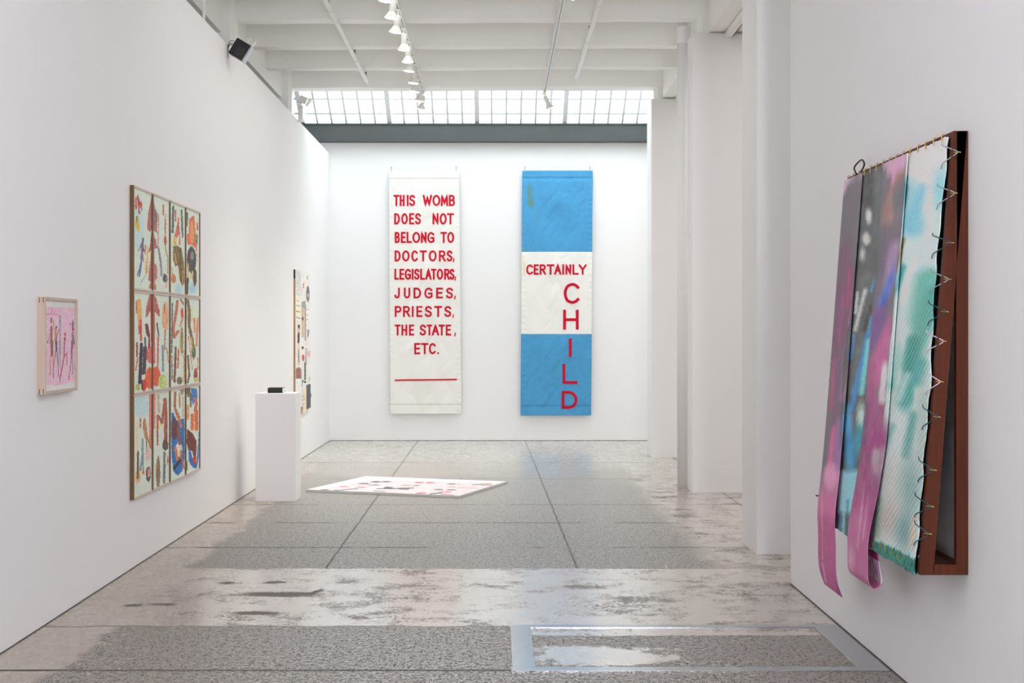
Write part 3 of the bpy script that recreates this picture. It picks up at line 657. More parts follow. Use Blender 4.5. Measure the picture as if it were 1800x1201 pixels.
P1, P2, P3 = Crop(220, 315, 8.575), Crop(280, 330, 6.0), Crop(225, 430, 8.575)
P4, P5, P6, P7 = Crop(225, 510, 6.32), Crop(290, 515, 6.67), Crop(225, 680, 5.86), Crop(290, 670, 6.67)
sf = dict(soft=3, a=.9, t=.3)
figs = (P1(('e', 190, 700, 95, 420, (190, 217, 214), sf),
  ('s', 32, (190, 98, 86), [(165, 290), (165, 440)]), ('s', 26, (196, 80, 70), [(190, 250), (200, 360), (215, 520)]), ('e', 235, 385, 22, 50, (218, 60, 50)), ('s', 10, (60, 50, 90), [(205, 300), (215, 380)]), ('s', 12, (70, 80, 120), [(245, 430), (255, 480)]),
  ('e', 180, 660, 30, 100, (200, 175, 80)), ('e', 205, 740, 18, 60, (210, 180, 75)), ('s', 14, (120, 90, 60), [(175, 560), (180, 640)]),
  ('p', (178, 112, 102), [(405, 230), (385, 330), (345, 520), (330, 700), (340, 760), (370, 800), (400, 760), (480, 810), (485, 520), (455, 450), (435, 330), (425, 230)]), ('p', (142, 104, 106), [(425, 240), (440, 420), (485, 520), (485, 640), (430, 700)]),
  ('p', (170, 100, 92), [(400, 800), (380, 950), (355, 1110), (400, 1060), (410, 1200), (440, 1200), (440, 1050), (480, 1040), (465, 920), (440, 870), (430, 800)]),
  ('s', 22, (50, 75, 110), [(270, 890), (265, 970), (280, 1080)]), ('s', 28, (90, 110, 150), [(250, 980), (255, 1100), (240, 1200)]), ('s', 14, (180, 80, 80), [(250, 960), (205, 1080)]), ('s', 14, (190, 90, 90), [(305, 1000), (300, 1130)]), ('s', 18, (200, 100, 95), [(258, 1060), (265, 1200)]),
  ('s', 22, (185, 95, 75), [(577, 390), (577, 540)]), ('s', 16, (190, 90, 75), [(605, 530), (605, 900)]), ('e', 604, 930, 20, 70, (180, 80, 65)), ('s', 14, (196, 140, 120), [(505, 520), (495, 980)]), ('s', 10, (150, 130, 90), [(605, 1010), (615, 1100), (640, 1190)]), ('s', 22, (150, 140, 160), [(490, 1010), (515, 1100), (520, 1200)]))
 + P3(('s', 24, (100, 120, 155), [(215, 20), (205, 250), (170, 480)]), ('s', 14, (80, 100, 145), [(190, 300), (140, 470)]), ('s', 14, (205, 95, 85), [(215, 100), (235, 260)]), ('s', 14, (165, 178, 205), [(180, 600), (260, 470)]),
  ('s', 30, (228, 190, 120), [(300, 50), (285, 250)]), ('s', 36, (225, 175, 100), [(285, 260), (280, 440)]),
  ('p', (180, 114, 100), [(350, 60), (340, 200), (310, 420), (310, 540), (340, 560), (310, 660), (430, 690), (420, 600), (400, 560), (440, 500), (440, 400), (430, 320), (400, 280), (390, 100)]),
  ('s', 26, (140, 130, 140), [(460, 60), (490, 250), (505, 470)]), ('s', 12, (170, 140, 90), [(560, 50), (600, 200), (600, 440)]), ('e', 560, 510, 40, 60, (96, 104, 104)), ('s', 14, (60, 70, 75), [(540, 440), (560, 560)]), ('s', 12, (225, 140, 100), [(590, 500), (570, 650)]))
 + P2(('e', 205, 1080, 38, 60, (172, 206, 216), sf), ('e', 350, 1060, 40, 60, (162, 200, 220), sf), ('s', 22, (85, 100, 85), [(148, 200), (140, 470)]), ('s', 18, (95, 105, 90), [(235, 240), (245, 520)]), ('s', 14, (190, 90, 75), [(172, 240), (172, 350)]),
  ('p', (208, 112, 98), [(200, 310), (170, 470), (150, 520), (190, 530), (215, 480), (210, 320)]), ('s', 10, (215, 90, 75), [(215, 470), (215, 600)]), ('e', 165, 570, 18, 45, (215, 185, 80)),
  ('p', (130, 105, 62), [(145, 620), (190, 610), (235, 640), (260, 800), (268, 1000), (240, 1040), (210, 960), (200, 820), (170, 830), (145, 760)]), ('s', 10, (205, 165, 70), [(165, 700), (180, 800)]), ('s', 9, (205, 165, 70), [(225, 830), (215, 960)]), ('s', 9, (205, 165, 70), [(250, 880), (240, 1050)]), ('s', 8, (66, 56, 50), [(215, 650), (230, 1000)]),
  ('e', 150, 960, 26, 48, (205, 130, 85)), ('s', 10, (205, 130, 85), [(130, 840), (150, 1000)]),
  ('p', (226, 112, 76), [(315, 330), (370, 290), (380, 420), (395, 620), (405, 790), (385, 640), (340, 600), (300, 610), (288, 500), (310, 480)]), ('e', 345, 470, 22, 120, (236, 152, 92)), ('s', 14, (200, 90, 75), [(402, 370), (402, 450)]), ('e', 395, 540, 12, 60, (120, 135, 110)), ('s', 18, (80, 95, 80), [(293, 270), (293, 400)]),
  ('e', 340, 760, 48, 140, (70, 75, 72)), ('e', 345, 720, 20, 46, (130, 140, 140)), ('s', 8, (190, 70, 60), [(330, 700), (335, 760)]), ('s', 12, (205, 165, 70), [(310, 800), (300, 960)]), ('s', 12, (205, 165, 70), [(350, 880), (330, 960)]), ('s', 24, (75, 65, 50), [(300, 960), (290, 1120)]), ('e', 375, 950, 20, 90, (90, 75, 50)))
 + P4(('p', (235, 168, 104), [(95, 110), (140, 95), (155, 240), (150, 480), (120, 500), (105, 300)]), ('s', 16, (180, 100, 80), [(95, 130), (95, 250)]), ('s', 24, (205, 80, 60), [(140, 340), (145, 560)]), ('s', 14, (190, 60, 55), [(125, 400), (130, 480)]),
  ('p', (182, 98, 90), [(240, 50), (205, 180), (195, 320), (225, 280), (250, 220), (255, 480), (300, 480), (295, 240), (350, 300), (355, 240), (310, 90), (285, 45)]), ('s', 44, (206, 92, 76), [(275, 250), (280, 800)]), ('e', 250, 720, 50, 90, (216, 112, 98)),
  ('s', 36, (120, 60, 65), [(205, 390), (225, 500)]), ('s', 20, (140, 50, 50), [(235, 500), (235, 640)]), ('s', 36, (60, 45, 55), [(150, 600), (130, 1030)]), ('s', 42, (78, 66, 76), [(190, 640), (175, 920)]), ('s', 18, (150, 60, 55), [(100, 590), (100, 740)]), ('s', 18, (90, 84, 88), [(190, 530), (195, 640)]),
  ('e', 240, 980, 50, 120, (226, 98, 62)), ('e', 310, 960, 50, 110, (232, 92, 60)), ('e', 180, 1060, 24, 70, (202, 52, 50)), ('s', 18, (60, 50, 60), [(150, 1000), (160, 1100)]), ('e', 385, 1020, 48, 80, (186, 202, 124)), ('e', 110, 1080, 26, 40, (172, 178, 102)),
  ('e', 415, 290, 36, 160, (234, 168, 128)), ('s', 12, (180, 95, 80), [(405, 160), (405, 250)]), ('s', 12, (170, 90, 80), [(412, 450), (408, 660)]), ('s', 16, (90, 80, 80), [(322, 370), (340, 500)]), ('s', 20, (190, 110, 95), [(335, 520), (330, 880)]), ('s', 22, (130, 145, 160), [(385, 620), (390, 900)]), ('s', 14, (216, 152, 92), [(430, 640), (450, 800)]), ('s', 18, (196, 122, 102), [(110, 760), (85, 890)]))
 + P5(('s', 14, (75, 95, 85), [(85, 120), (80, 700)]), ('s', 10, (90, 105, 90), [(80, 740), (85, 1020)]), ('s', 32, (190, 110, 85), [(145, 100), (130, 240), (100, 400), (105, 520), (155, 450)]), ('s', 22, (150, 110, 95), [(185, 80), (215, 130)]), ('e', 200, 240, 16, 60, (220, 80, 65)), ('s', 16, (205, 130, 100), [(215, 280), (175, 390)]),
  ('e', 195, 560, 20, 150, (172, 152, 82)), ('s', 8, (110, 110, 70), [(200, 420), (205, 700)]), ('s', 26, (140, 75, 60), [(125, 640), (112, 1040)]), ('s', 20, (190, 120, 80), [(160, 660), (150, 880)]), ('e', 172, 1030, 34, 44, (112, 112, 88)), ('s', 16, (226, 152, 112), [(225, 680), (225, 1040)]),
  ('s', 34, (125, 105, 75), [(265, 90), (285, 200), (285, 400), (320, 560), (340, 720)]), ('e', 335, 690, 26, 90, (106, 116, 78)), ('s', 12, (200, 180, 80), [(310, 520), (330, 680)]), ('s', 24, (230, 140, 105), [(345, 300), (350, 460)]), ('s', 20, (226, 132, 98), [(385, 300), (370, 620)]), ('s', 10, (215, 110, 90), [(275, 500), (320, 900)]), ('s', 22, (110, 95, 60), [(270, 740), (285, 960), (268, 1050)]), ('e', 360, 960, 22, 80, (162, 66, 62)), ('e', 365, 1020, 28, 28, (190, 190, 116)), ('s', 14, (220, 130, 100), [(385, 760), (385, 900)]), ('s', 12, (200, 200, 122), [(320, 180), (320, 330)]), ('s', 18, (172, 176, 112), [(255, 210), (255, 320)]))
 + P6(('e', 140, 200, 88, 110, (186, 215, 216), sf), ('s', 46, (226, 132, 118), [(240, 80), (240, 620)]), ('s', 28, (226, 132, 118), [(268, 80), (268, 420)]), ('s', 14, (176, 96, 76), [(127, 330), (127, 420)]), ('p', (186, 132, 92), [(165, 320), (150, 400), (175, 530), (210, 560), (190, 400), (180, 330)]), ('s', 10, (130, 90, 65), [(190, 530), (190, 660)]), ('s', 10, (130, 90, 65), [(205, 540), (230, 620)]),
  ('s', 18, (236, 208, 156), [(95, 350), (95, 640)], dict(soft=1.2)), ('s', 22, (132, 152, 162), [(150, 540), (150, 700), (130, 860)]), ('s', 12, (112, 132, 142), [(150, 700), (158, 850)]), ('e', 158, 880, 12, 26, (212, 102, 62)), ('e', 100, 930, 30, 64, (226, 182, 134), dict(soft=1.2)), ('s', 22, (150, 110, 62), [(103, 680), (103, 940)]), ('s', 10, (70, 55, 50), [(105, 660), (95, 950)]),
  ('e', 210, 900, 26, 80, (90, 70, 90)), ('e', 215, 890, 16, 50, (206, 152, 128)), ('e', 205, 700, 26, 56, (218, 178, 170), dict(soft=1.5)),
  ('e', 320, 390, 30, 60, (236, 216, 156), dict(soft=1.2)), ('s', 28, (190, 180, 152), [(310, 90), (320, 260)]), ('s', 34, (166, 88, 78), [(380, 130), (390, 300), (388, 580)]), ('s', 28, (166, 92, 78), [(375, 180), (350, 370), (310, 300)]), ('s', 18, (172, 96, 78), [(305, 310), (305, 600)]), ('e', 385, 600, 30, 60, (100, 76, 66)), ('e', 310, 880, 22, 160, (142, 112, 78)), ('s', 24, (122, 127, 127), [(375, 680), (370, 980)]), ('s', 10, (90, 100, 105), [(380, 800), (375, 1000)]), ('e', 410, 765, 8, 40, (190, 100, 76)))
 + P7(('p', (45, 110, 176), [(75, 380), (100, 370), (130, 460), (225, 440), (230, 900), (200, 1060), (150, 1110), (100, 1060), (80, 900), (70, 600)]), ('e', 165, 800, 38, 90, (215, 220, 202)), ('s', 26, (166, 96, 66), [(120, 140), (115, 300), (150, 420), (190, 520)]), ('s', 20, (190, 130, 86), [(170, 150), (175, 300)]), ('s', 30, (202, 122, 72), [(150, 380), (190, 540)]), ('e', 115, 560, 36, 130, (110, 55, 50)), ('s', 30, (150, 80, 56), [(150, 560), (175, 740)]), ('s', 30, (206, 118, 72), [(120, 780), (145, 920)]), ('s', 30, (206, 118, 68), [(190, 820), (185, 930)]), ('s', 18, (190, 110, 76), [(205, 930), (220, 1020)]), ('s', 34, (50, 45, 60), [(180, 930), (110, 1020)]), ('e', 200, 110, 26, 48, (152, 146, 128)), ('s', 20, (192, 184, 164), [(210, 180), (215, 420)]),
  ('p', (62, 122, 186), [(305, 80), (375, 90), (385, 200), (330, 280), (305, 200)]), ('e', 275, 120, 24, 70, (120, 105, 62)), ('s', 20, (110, 105, 86), [(300, 150), (300, 300)]), ('s', 36, (226, 152, 98), [(265, 290), (265, 440)]), ('s', 30, (206, 98, 78), [(350, 200), (370, 260), (350, 350)]), ('s', 40, (216, 118, 68), [(320, 400), (320, 560)]), ('s', 44, (216, 112, 62), [(365, 350), (370, 560)]), ('p', (115, 50, 42), [(260, 560), (320, 610), (370, 700), (365, 900), (350, 950), (320, 820), (270, 800), (252, 720)]), ('p', (40, 110, 180), [(275, 800), (300, 810), (330, 960), (370, 950), (392, 700), (400, 560), (396, 900), (370, 1030), (320, 1010), (280, 940)]), ('s', 14, (60, 80, 60), [(255, 940), (255, 1040)]), ('e', 345, 930, 22, 50, (190, 60, 50))))
row_n = ['top', 'middle', 'bottom']; 
desc = [['framed drawing with yellow and blue figures and a red tree half', 'framed drawing with a red drop and a bent stalk', 'framed drawing of a yellow and brown winged shape', 'framed drawing of an orange body over a black ring'],
        ['framed drawing of dark figures standing over red flames', 'framed drawing of a pink round tree and a pale green bush', 'framed drawing of a curled orange arm and ochre leaf', 'framed drawing of a long spotted brown tail'],
        ['framed drawing of a grey figure under pale blue sky', 'framed drawing of a tall maroon looping figure', 'framed drawing of brown bodies on deep blue', 'framed drawing of orange bodies above a blue bowl shape']]
YA, ZT, PW, PH = 8.973, EYE + .933, .504, .664
for r in range(3):
    for c in range(4):
        ya = YA + c * PW; zt = ZT - r * PH; lift = .004 if (c == 1 and r == 0) or (c == 3 and r == 0) else 0
        t = root('framed_drawing', (XL, ya + PW / 2, zt - PH), f'{desc[r][c]}, {row_n[r]} row of twelve', 'framed picture', 'grid of twelve framed drawings on the left wall')
        frame_obj(t, XL + .0005, XL + .026, ya + .001, ya + PW - .001, zt - PH + .001, zt - .001, .012, M_frame_dark, M_frame_edge)
        wall_sheet('drawing', XL + .019, ya + .008, ya + PW - .008, zt - PH + .008, zt - .008, 90, 300, figs, (211, 223, 208), 1.2, t, .8)
# pink print
q8, q9 = Crop(60, 515, 13.34), Crop(60, 600, 12.0)
pink = [('p', (222, 182, 198), [(70, 538.6), (136, 542), (132.6, 668.5), (118, 674.5), (100, 678.5), (86, 677.5), (70, 675)])]
rd = (206, 96, 118)
pink += q8(('s', 9, rd, [(280, 450), (280, 540), (300, 480), (310, 540)]), ('s', 9, rd, [(340, 480), (345, 520), (355, 490), (372, 480), (375, 520)]), ('s', 10, rd, [(410, 400), (410, 530)]), ('s', 9, rd, [(412, 500), (440, 520), (450, 470)]), ('e', 410, 370, 12, 22, rd), ('s', 9, rd, [(490, 390), (475, 470), (490, 545)]), ('s', 9, rd, [(505, 480), (520, 510), (540, 490), (572, 545)]),
  ('s', 26, (80, 65, 60), [(400, 590), (400, 700)]), ('s', 18, (216, 172, 152), [(430, 650), (430, 720)]), ('s', 14, (176, 122, 92), [(445, 600), (465, 860)]), ('s', 50, (136, 106, 86), [(405, 800), (400, 1180)]), ('s', 16, (176, 126, 96), [(375, 960), (310, 1170)]),
  ('e', 517, 810, 18, 40, (110, 75, 70)), ('s', 34, (186, 132, 72), [(512, 850), (500, 1180)]), ('s', 14, (90, 80, 100), [(600, 820), (530, 1000), (515, 1180)]), ('s', 12, (186, 122, 72), [(465, 860), (500, 1000)]),
  ('s', 34, (152, 147, 147), [(605, 530), (605, 700)]), ('s', 46, (166, 162, 166), [(610, 720), (605, 1180)]), ('s', 18, (92, 87, 92), [(605, 640), (600, 700)]), ('e', 728, 975, 17, 40, (160, 50, 80)), ('e', 720, 1080, 22, 50, (160, 60, 86)), ('s', 16, (150, 60, 80), [(715, 1130), (715, 1190)]),
  ('e', 908, 740, 24, 95, (112, 117, 142)), ('e', 912, 850, 20, 50, (166, 40, 80)), ('s', 46, (152, 122, 137), [(905, 930), (905, 1190)]), ('s', 22, (216, 172, 167), [(850, 740), (845, 920)]), ('s', 14, (120, 70, 90), [(850, 710), (850, 760)]), ('s', 12, (110, 70, 90), [(945, 1190), (925, 1000)]))
pink += q9(('s', 56, (136, 106, 82), [(375, 0), (375, 300)]), ('s', 18, (192, 132, 97), [(345, 310), (345, 640), (325, 730)]), ('s', 18, (192, 132, 97), [(395, 310), (410, 560)]), ('e', 285, 15, 14, 30, (150, 110, 90)), ('s', 38, (82, 77, 97), [(465, 0), (470, 200)]), ('s', 14, (110, 75, 80), [(460, 200), (405, 560), (402, 780)]), ('s', 14, (92, 72, 87), [(485, 220), (510, 600), (512, 750)]),
  ('s', 42, (152, 150, 152), [(540, 0), (545, 260)]), ('s', 20, (166, 164, 167), [(520, 280), (515, 580)]), ('s', 20, (166, 164, 167), [(550, 260), (555, 590)]), ('s', 20, (166, 62, 87), [(640, 0), (630, 340), (590, 560), (540, 840)]), ('s', 14, (166, 62, 87), [(630, 340), (685, 250), (695, 490)]), ('s', 34, (132, 92, 117), [(800, 0), (790, 260)]), ('s', 14, (142, 57, 92), [(790, 260), (765, 560), (730, 810)]), ('s', 16, (112, 122, 152), [(800, 300), (815, 560), (808, 710)]), ('s', 10, (120, 50, 80), [(855, 0), (810, 150)]))
ya, yb_, za, zb_ = 7.163, 7.717, EYE - .312, EYE + .181
t = root('framed_print', (XL, (ya + yb_) / 2, za), 'small pale wood frame holding a pink print of five thin figures', 'framed picture')
frame_obj(t, XL + .0005, XL + .041, ya, yb_, za, zb_, .014, M_frame_pale, M_frame_pale)
wall_sheet('print', XL + .030, ya + .01, yb_ - .01, za + .01, zb_ - .01, 170, 260, pink, (212, 213, 209), 1.2, t, .25, None, 1.2, .3)
for dz in (zb_ - .03, za + .002):
    for dx in (.012, .032):
        bm = bmesh.new(); bx(bm, XL + dx - .0022, XL + dx + .0022, ya - .0006, ya + .001, dz, dz + .026); child(obj('corner_spline', bm, M_frame_dark), t)
# collage
Q5, Q6, Q7 = Crop(510, 470, 17.16), Crop(510, 540, 12.0), Crop(510, 630, 12.0)
g1 = (110, 106, 102)
coll = (Q5(('p', (214, 214, 213), [(160, 60), (320, 90), (320, 860), (160, 840)]), ('s', 8, (186, 186, 186), [(240, 150), (235, 700)]), ('s', 8, (186, 186, 186), [(300, 130), (320, 850)]), ('s', 30, (206, 92, 96), [(400, 500), (400, 620)]), ('s', 14, (226, 142, 152), [(430, 440), (400, 600)]), ('s', 16, (226, 142, 152), [(360, 620), (360, 760)]), ('s', 30, (238, 222, 200), [(465, 400), (465, 980)]), ('e', 535, 800, 50, 240, (104, 104, 104)), ('e', 545, 850, 16, 60, (215, 215, 213)), ('s', 24, (112, 112, 112), [(515, 270), (520, 360)]), ('p', (240, 230, 212), [(150, 870), (330, 870), (330, 1240), (150, 1240)]), ('s', 18, g1, [(185, 1000), (250, 1030)]), ('s', 18, g1, [(195, 1150), (300, 1170)]), ('p', (150, 152, 156), [(340, 1050), (460, 1010), (470, 1240), (340, 1240)]))
 + Q6(('p', (240, 230, 212), [(105, 0), (222, 0), (222, 290), (105, 280)]), ('s', 16, (98, 96, 96), [(135, 90), (205, 105)]), ('s', 16, (98, 96, 96), [(140, 215), (205, 240)]), ('s', 30, (150, 151, 158), [(322, -40), (322, 700)]), ('p', (206, 182, 148), [(235, 0), (310, 30), (300, 640), (240, 640)]), ('e', 262, 245, 22, 42, (92, 87, 82)), ('p', (240, 232, 220), [(340, 10), (440, 10), (435, 480), (340, 480)]), ('s', 12, (150, 148, 145), [(345, 40), (400, 60)]), ('s', 12, (150, 148, 145), [(345, 150), (390, 180)]), ('s', 12, (150, 148, 145), [(350, 260), (385, 280)]), ('s', 42, (46, 43, 43), [(185, 390), (175, 740)]), ('e', 182, 490, 20, 56, (226, 192, 182)), ('p', (150, 150, 152), [(335, 480), (405, 480), (395, 600), (370, 650)]), ('s', 50, (220, 202, 200), [(180, 790), (180, 1210)]), ('s', 18, (112, 106, 106), [(180, 900), (185, 1160)]), ('s', 38, (172, 170, 172), [(340, 880), (330, 1200)]), ('e', 265, 860, 25, 30, (62, 62, 64)), ('e', 275, 1070, 26, 70, (196, 76, 76)), ('e', 405, 990, 38, 70, (236, 168, 172)), ('s', 28, (230, 202, 202), [(345, 500), (345, 790)]))
 + Q7(('s', 120, (152, 118, 108), [(180, 250), (180, 420)]), ('s', 30, (152, 82, 97), [(180, 250), (180, 400)]), ('p', (232, 232, 228), [(90, 430), (235, 430), (235, 760), (90, 760)]), ('s', 34, (86, 89, 89), [(315, 100), (315, 450)]), ('e', 265, 480, 14, 24, (30, 30, 30)), ('e', 315, 500, 26, 20, (26, 26, 26)), ('s', 20, (150, 160, 122), [(252, 490), (252, 590)]), ('s', 16, (150, 165, 122), [(408, 400), (400, 490)]), ('e', 330, 670, 14, 20, (30, 30, 30))))
ya, yb_, za, zb_ = 16.21, 17.46, EYE - .93, EYE + .72
t = root('collage', (XL, (ya + yb_) / 2, za), 'tall cut-paper collage panel on the left wall behind the plinth', 'collage')
child(box('board', XL + .0005, XL + .02, ya, yb_, za, zb_, M_ply), t)
child(box('black_edge', XL + .0005, XL + .0203, ya - .002, ya, zb_ - .10, zb_ + .001, M_black), t)
wall_sheet('pasted_paper', XL + .0215, ya, yb_ + .03, za + .06, zb_, 90, 330, coll, (228, 225, 219), 1.08, t, .4, None, 1.0, .3)
cream = Q7(('s', 8, (122, 120, 120), [(260, 770), (300, 830)]), ('s', 8, (122, 120, 120), [(230, 900), (320, 860)]), ('s', 8, (122, 120, 120), [(240, 1000), (300, 960)]), ('s', 8, (122, 120, 120), [(230, 1060), (300, 1050)]))
wall_sheet('cream_paper', XL + .024, 16.80, 17.13, za - .02, za + .27, 30, 60, cream, (237, 218, 190), 1.05, t, .2)
darkp = Q7(('s', 8, (150, 180, 150), [(385, 980), (410, 930)]), ('s', 8, (150, 175, 150), [(365, 850), (385, 830)]))
bm = bmesh.new()
prism(bm, [(17.13, za + .01), (17.50, za + .01), (17.50, za + .13), (17.56, za + .14), (17.56, za + .17), (17.49, za + .19), (17.49, za + .30), (17.13, za + .30)], XL + .023, XL + .027, 'X')
child(obj('dark_paper', bm, mat('dark_grey_paper', (90, 93, 93), .8, noise=.15, nscale=20)), t)

# ------------------------------------------------------------------ plinth and book
t = root('plinth', (-1.965, 12.8, 0), 'tall white square plinth standing beside the left wall', 'plinth')
child(box('plinth_body', -2.142, -1.788, 12.63, 12.976, 0, .96, M_plinth, None, .002), t)
t = root('book', (-1.98, 12.80, .96), 'small thick black book lying on the white plinth', 'book')
bm = bmesh.new()
prof = [(-2.045, .963), (-2.052, .972), (-2.055, .985), (-2.052, 1.0), (-2.044, 1.005), (-1.925, 1.005), (-1.918, 1.0), (-1.915, .985), (-1.918, .972), (-1.926, .963)]
bx(bm, -2.05, -1.92, 12.74, 12.90, .960, .964); bx(bm, -2.05, -1.92, 12.74, 12.90, 1.002, 1.006)
prism(bm, [(12.745, .960), (12.735, .970), (12.732, .983), (12.735, .996), (12.745, 1.006), (12.75, 1.002), (12.75, .964)], -2.05, -1.92, 'X')
child(obj('cover', bm, M_black), t)
child(box('page_block', -2.046, -1.916, 12.75, 12.895, .964, 1.002, mat('book_pages', (225, 224, 220), .8, noise=.06, nscale=300)), t)

# ------------------------------------------------------------------ print lying on the floor
R3, R4 = Crop(520, 830, 9.0), Crop(700, 830, 8.571)
cx, cy, ang, hu, hv = -.845, 13.757, R(-19.5), 1.55, 1.33
t = root('floor_print', (cx, cy, 0), 'large printed panel with scattered faces lying flat on the concrete floor', 'artwork')
t.rotation_euler = (0, 0, ang)
bpy.context.view_layer.update()
o = box('panel', -hu / 2, hu / 2, -hv / 2, hv / 2, .001, .022, M_acryl, t, .001)
k = [('p', (230, 224, 228), [(560, 861.8), (645, 844.3), (881, 849.6), (806, 872.5)], dict(r=.1, t=.4))]
k += R3(('e', 765, 232, 75, 12, (240, 150, 170)), ('e', 1040, 242, 75, 8, (226, 92, 122)), ('e', 1080, 182, 85, 10, (86, 81, 81)), ('e', 1235, 205, 90, 7, (100, 98, 100)), ('e', 1270, 155, 75, 11, (72, 71, 71)), ('e', 1430, 153, 75, 9, (76, 73, 73)), ('s', 6, (236, 192, 188), [(860, 200), (1130, 200)]), ('e', 455, 280, 60, 8, (122, 82, 82)), ('s', 10, (72, 71, 76), [(600, 295), (740, 285), (860, 270), (980, 265)]), ('e', 1460, 250, 70, 15, (72, 71, 76)), ('s', 10, (76, 75, 76), [(1280, 265), (1800, 262)]), ('e', 1740, 212, 90, 10, (192, 162, 152)), ('s', 9, (92, 91, 96), [(1240, 295), (1420, 312)]), ('s', 7, (226, 172, 158), [(950, 310), (1180, 318), (1700, 340)]))
k += R4(('e', 315, 158, 65, 9, (206, 92, 102)), ('e', 485, 160, 65, 9, (206, 82, 97)), ('e', 275, 203, 55, 10, (162, 142, 137)), ('s', 12, (82, 81, 86), [(0, 245), (230, 240)]), ('s', 10, (86, 85, 91), [(0, 255), (160, 264)]), ('e', 610, 265, 70, 12, (152, 127, 122)), ('e', 800, 268, 65, 11, (142, 127, 127)), ('e', 735, 300, 65, 9, (226, 112, 132)), ('s', 15, (76, 75, 76), [(480, 332), (560, 322), (670, 308)]), ('e', 345, 318, 75, 9, (176, 82, 87)), ('s', 10, (192, 122, 112), [(640, 330), (840, 350)]), ('e', 800, 180, 65, 8, (112, 97, 92)), ('s', 6, (212, 162, 152), [(870, 183), (940, 192)]), ('e', 810, 225, 60, 9, (216, 167, 157)), ('s', 12, (226, 177, 162), [(900, 232), (1200, 245)]), ('s', 10, (82, 77, 82), [(1120, 195), (1280, 182)]), ('e', 1340, 180, 80, 9, (192, 142, 122)), ('s', 7, (92, 82, 87), [(1250, 195), (1410, 205)]))
i, j = np.meshgrid(np.linspace(-hu / 2 + .004, hu / 2 - .004, 330), np.linspace(-hv / 2 + .004, hv / 2 - .004, 140))
Pl = np.stack([i.ravel(), j.ravel(), np.full(i.size, .0228)], 1)
Wd = np.stack([cx + Pl[:, 0] * math.cos(ang) - Pl[:, 1] * math.sin(ang), cy + Pl[:, 0] * math.sin(ang) + Pl[:, 1] * math.cos(ang), Pl[:, 2]], 1)
me = grid_mesh('printed_sheet', Pl, 330, 140); u, v = proj(Wd)
C = np.tile(np.array((244, 244, 242), float), (len(u), 1)); C = paint(u, v, C, k, .35, .35, .15, .8)
set_col(me, C, 1.0); o = link('printed_sheet', me, painted('printed_sheet_paper', .35)); o.parent = t

# ------------------------------------------------------------------ tilted canvas on the right wall
W0, W1 = 5.29, 6.89                 # near and far ends along the wall
ZT2, ZB2 = EYE + .751, EYE - .902
pt = root('canvas_painting', (XR, (W0 + W1) / 2, ZB2), 'large striped canvas tilted out from the right wall on a red-brown wooden frame', 'painting')
fx = lambda z: 1.700 + (1.575 - 1.700) * (ZT2 - z) / (ZT2 - ZB2)     # face of the tilted stretcher
def post(name, y0, y1, kind):
    bm = bmesh.new()
    if kind == 'back': bx(bm, XR - .045, XR - .001, y0, y1, ZB2, ZT2, None, .002)
    else: prism(bm, [(fx(ZT2) , ZT2), (fx(ZT2) + .05, ZT2), (fx(ZB2) + .05, ZB2), (fx(ZB2), ZB2)], y0, y1, 'Y')
    return child(obj(name, bm, M_red_wood), pt)
post('back_post', W0, W0 + .03, 'back'); post('back_post', W1 - .03, W1, 'back')
post('front_post', W0, W0 + .03, 'front'); post('front_post', W1 - .03, W1, 'front')
for y in (W0, W1 - .03):
    child(box('bottom_rail', fx(ZB2) + .05, XR - .045, y, y + .03, ZB2, ZB2 + .038, M_red_wood), pt)
child(box('crossbar', fx(ZT2) + .0, XR - .001, W0 + .03, W1 - .03, ZT2 - .035, ZT2, M_red_wood), pt)
child(box('crossbar', fx(ZB2) + .005, fx(ZB2) + .05, W0 + .03, W1 - .03, ZB2, ZB2 + .035, M_red_wood), pt)
child(box('crossbar', XR - .045, XR - .001, W0 + .03, W1 - .03, ZB2, ZB2 + .035, M_red_wood), pt)
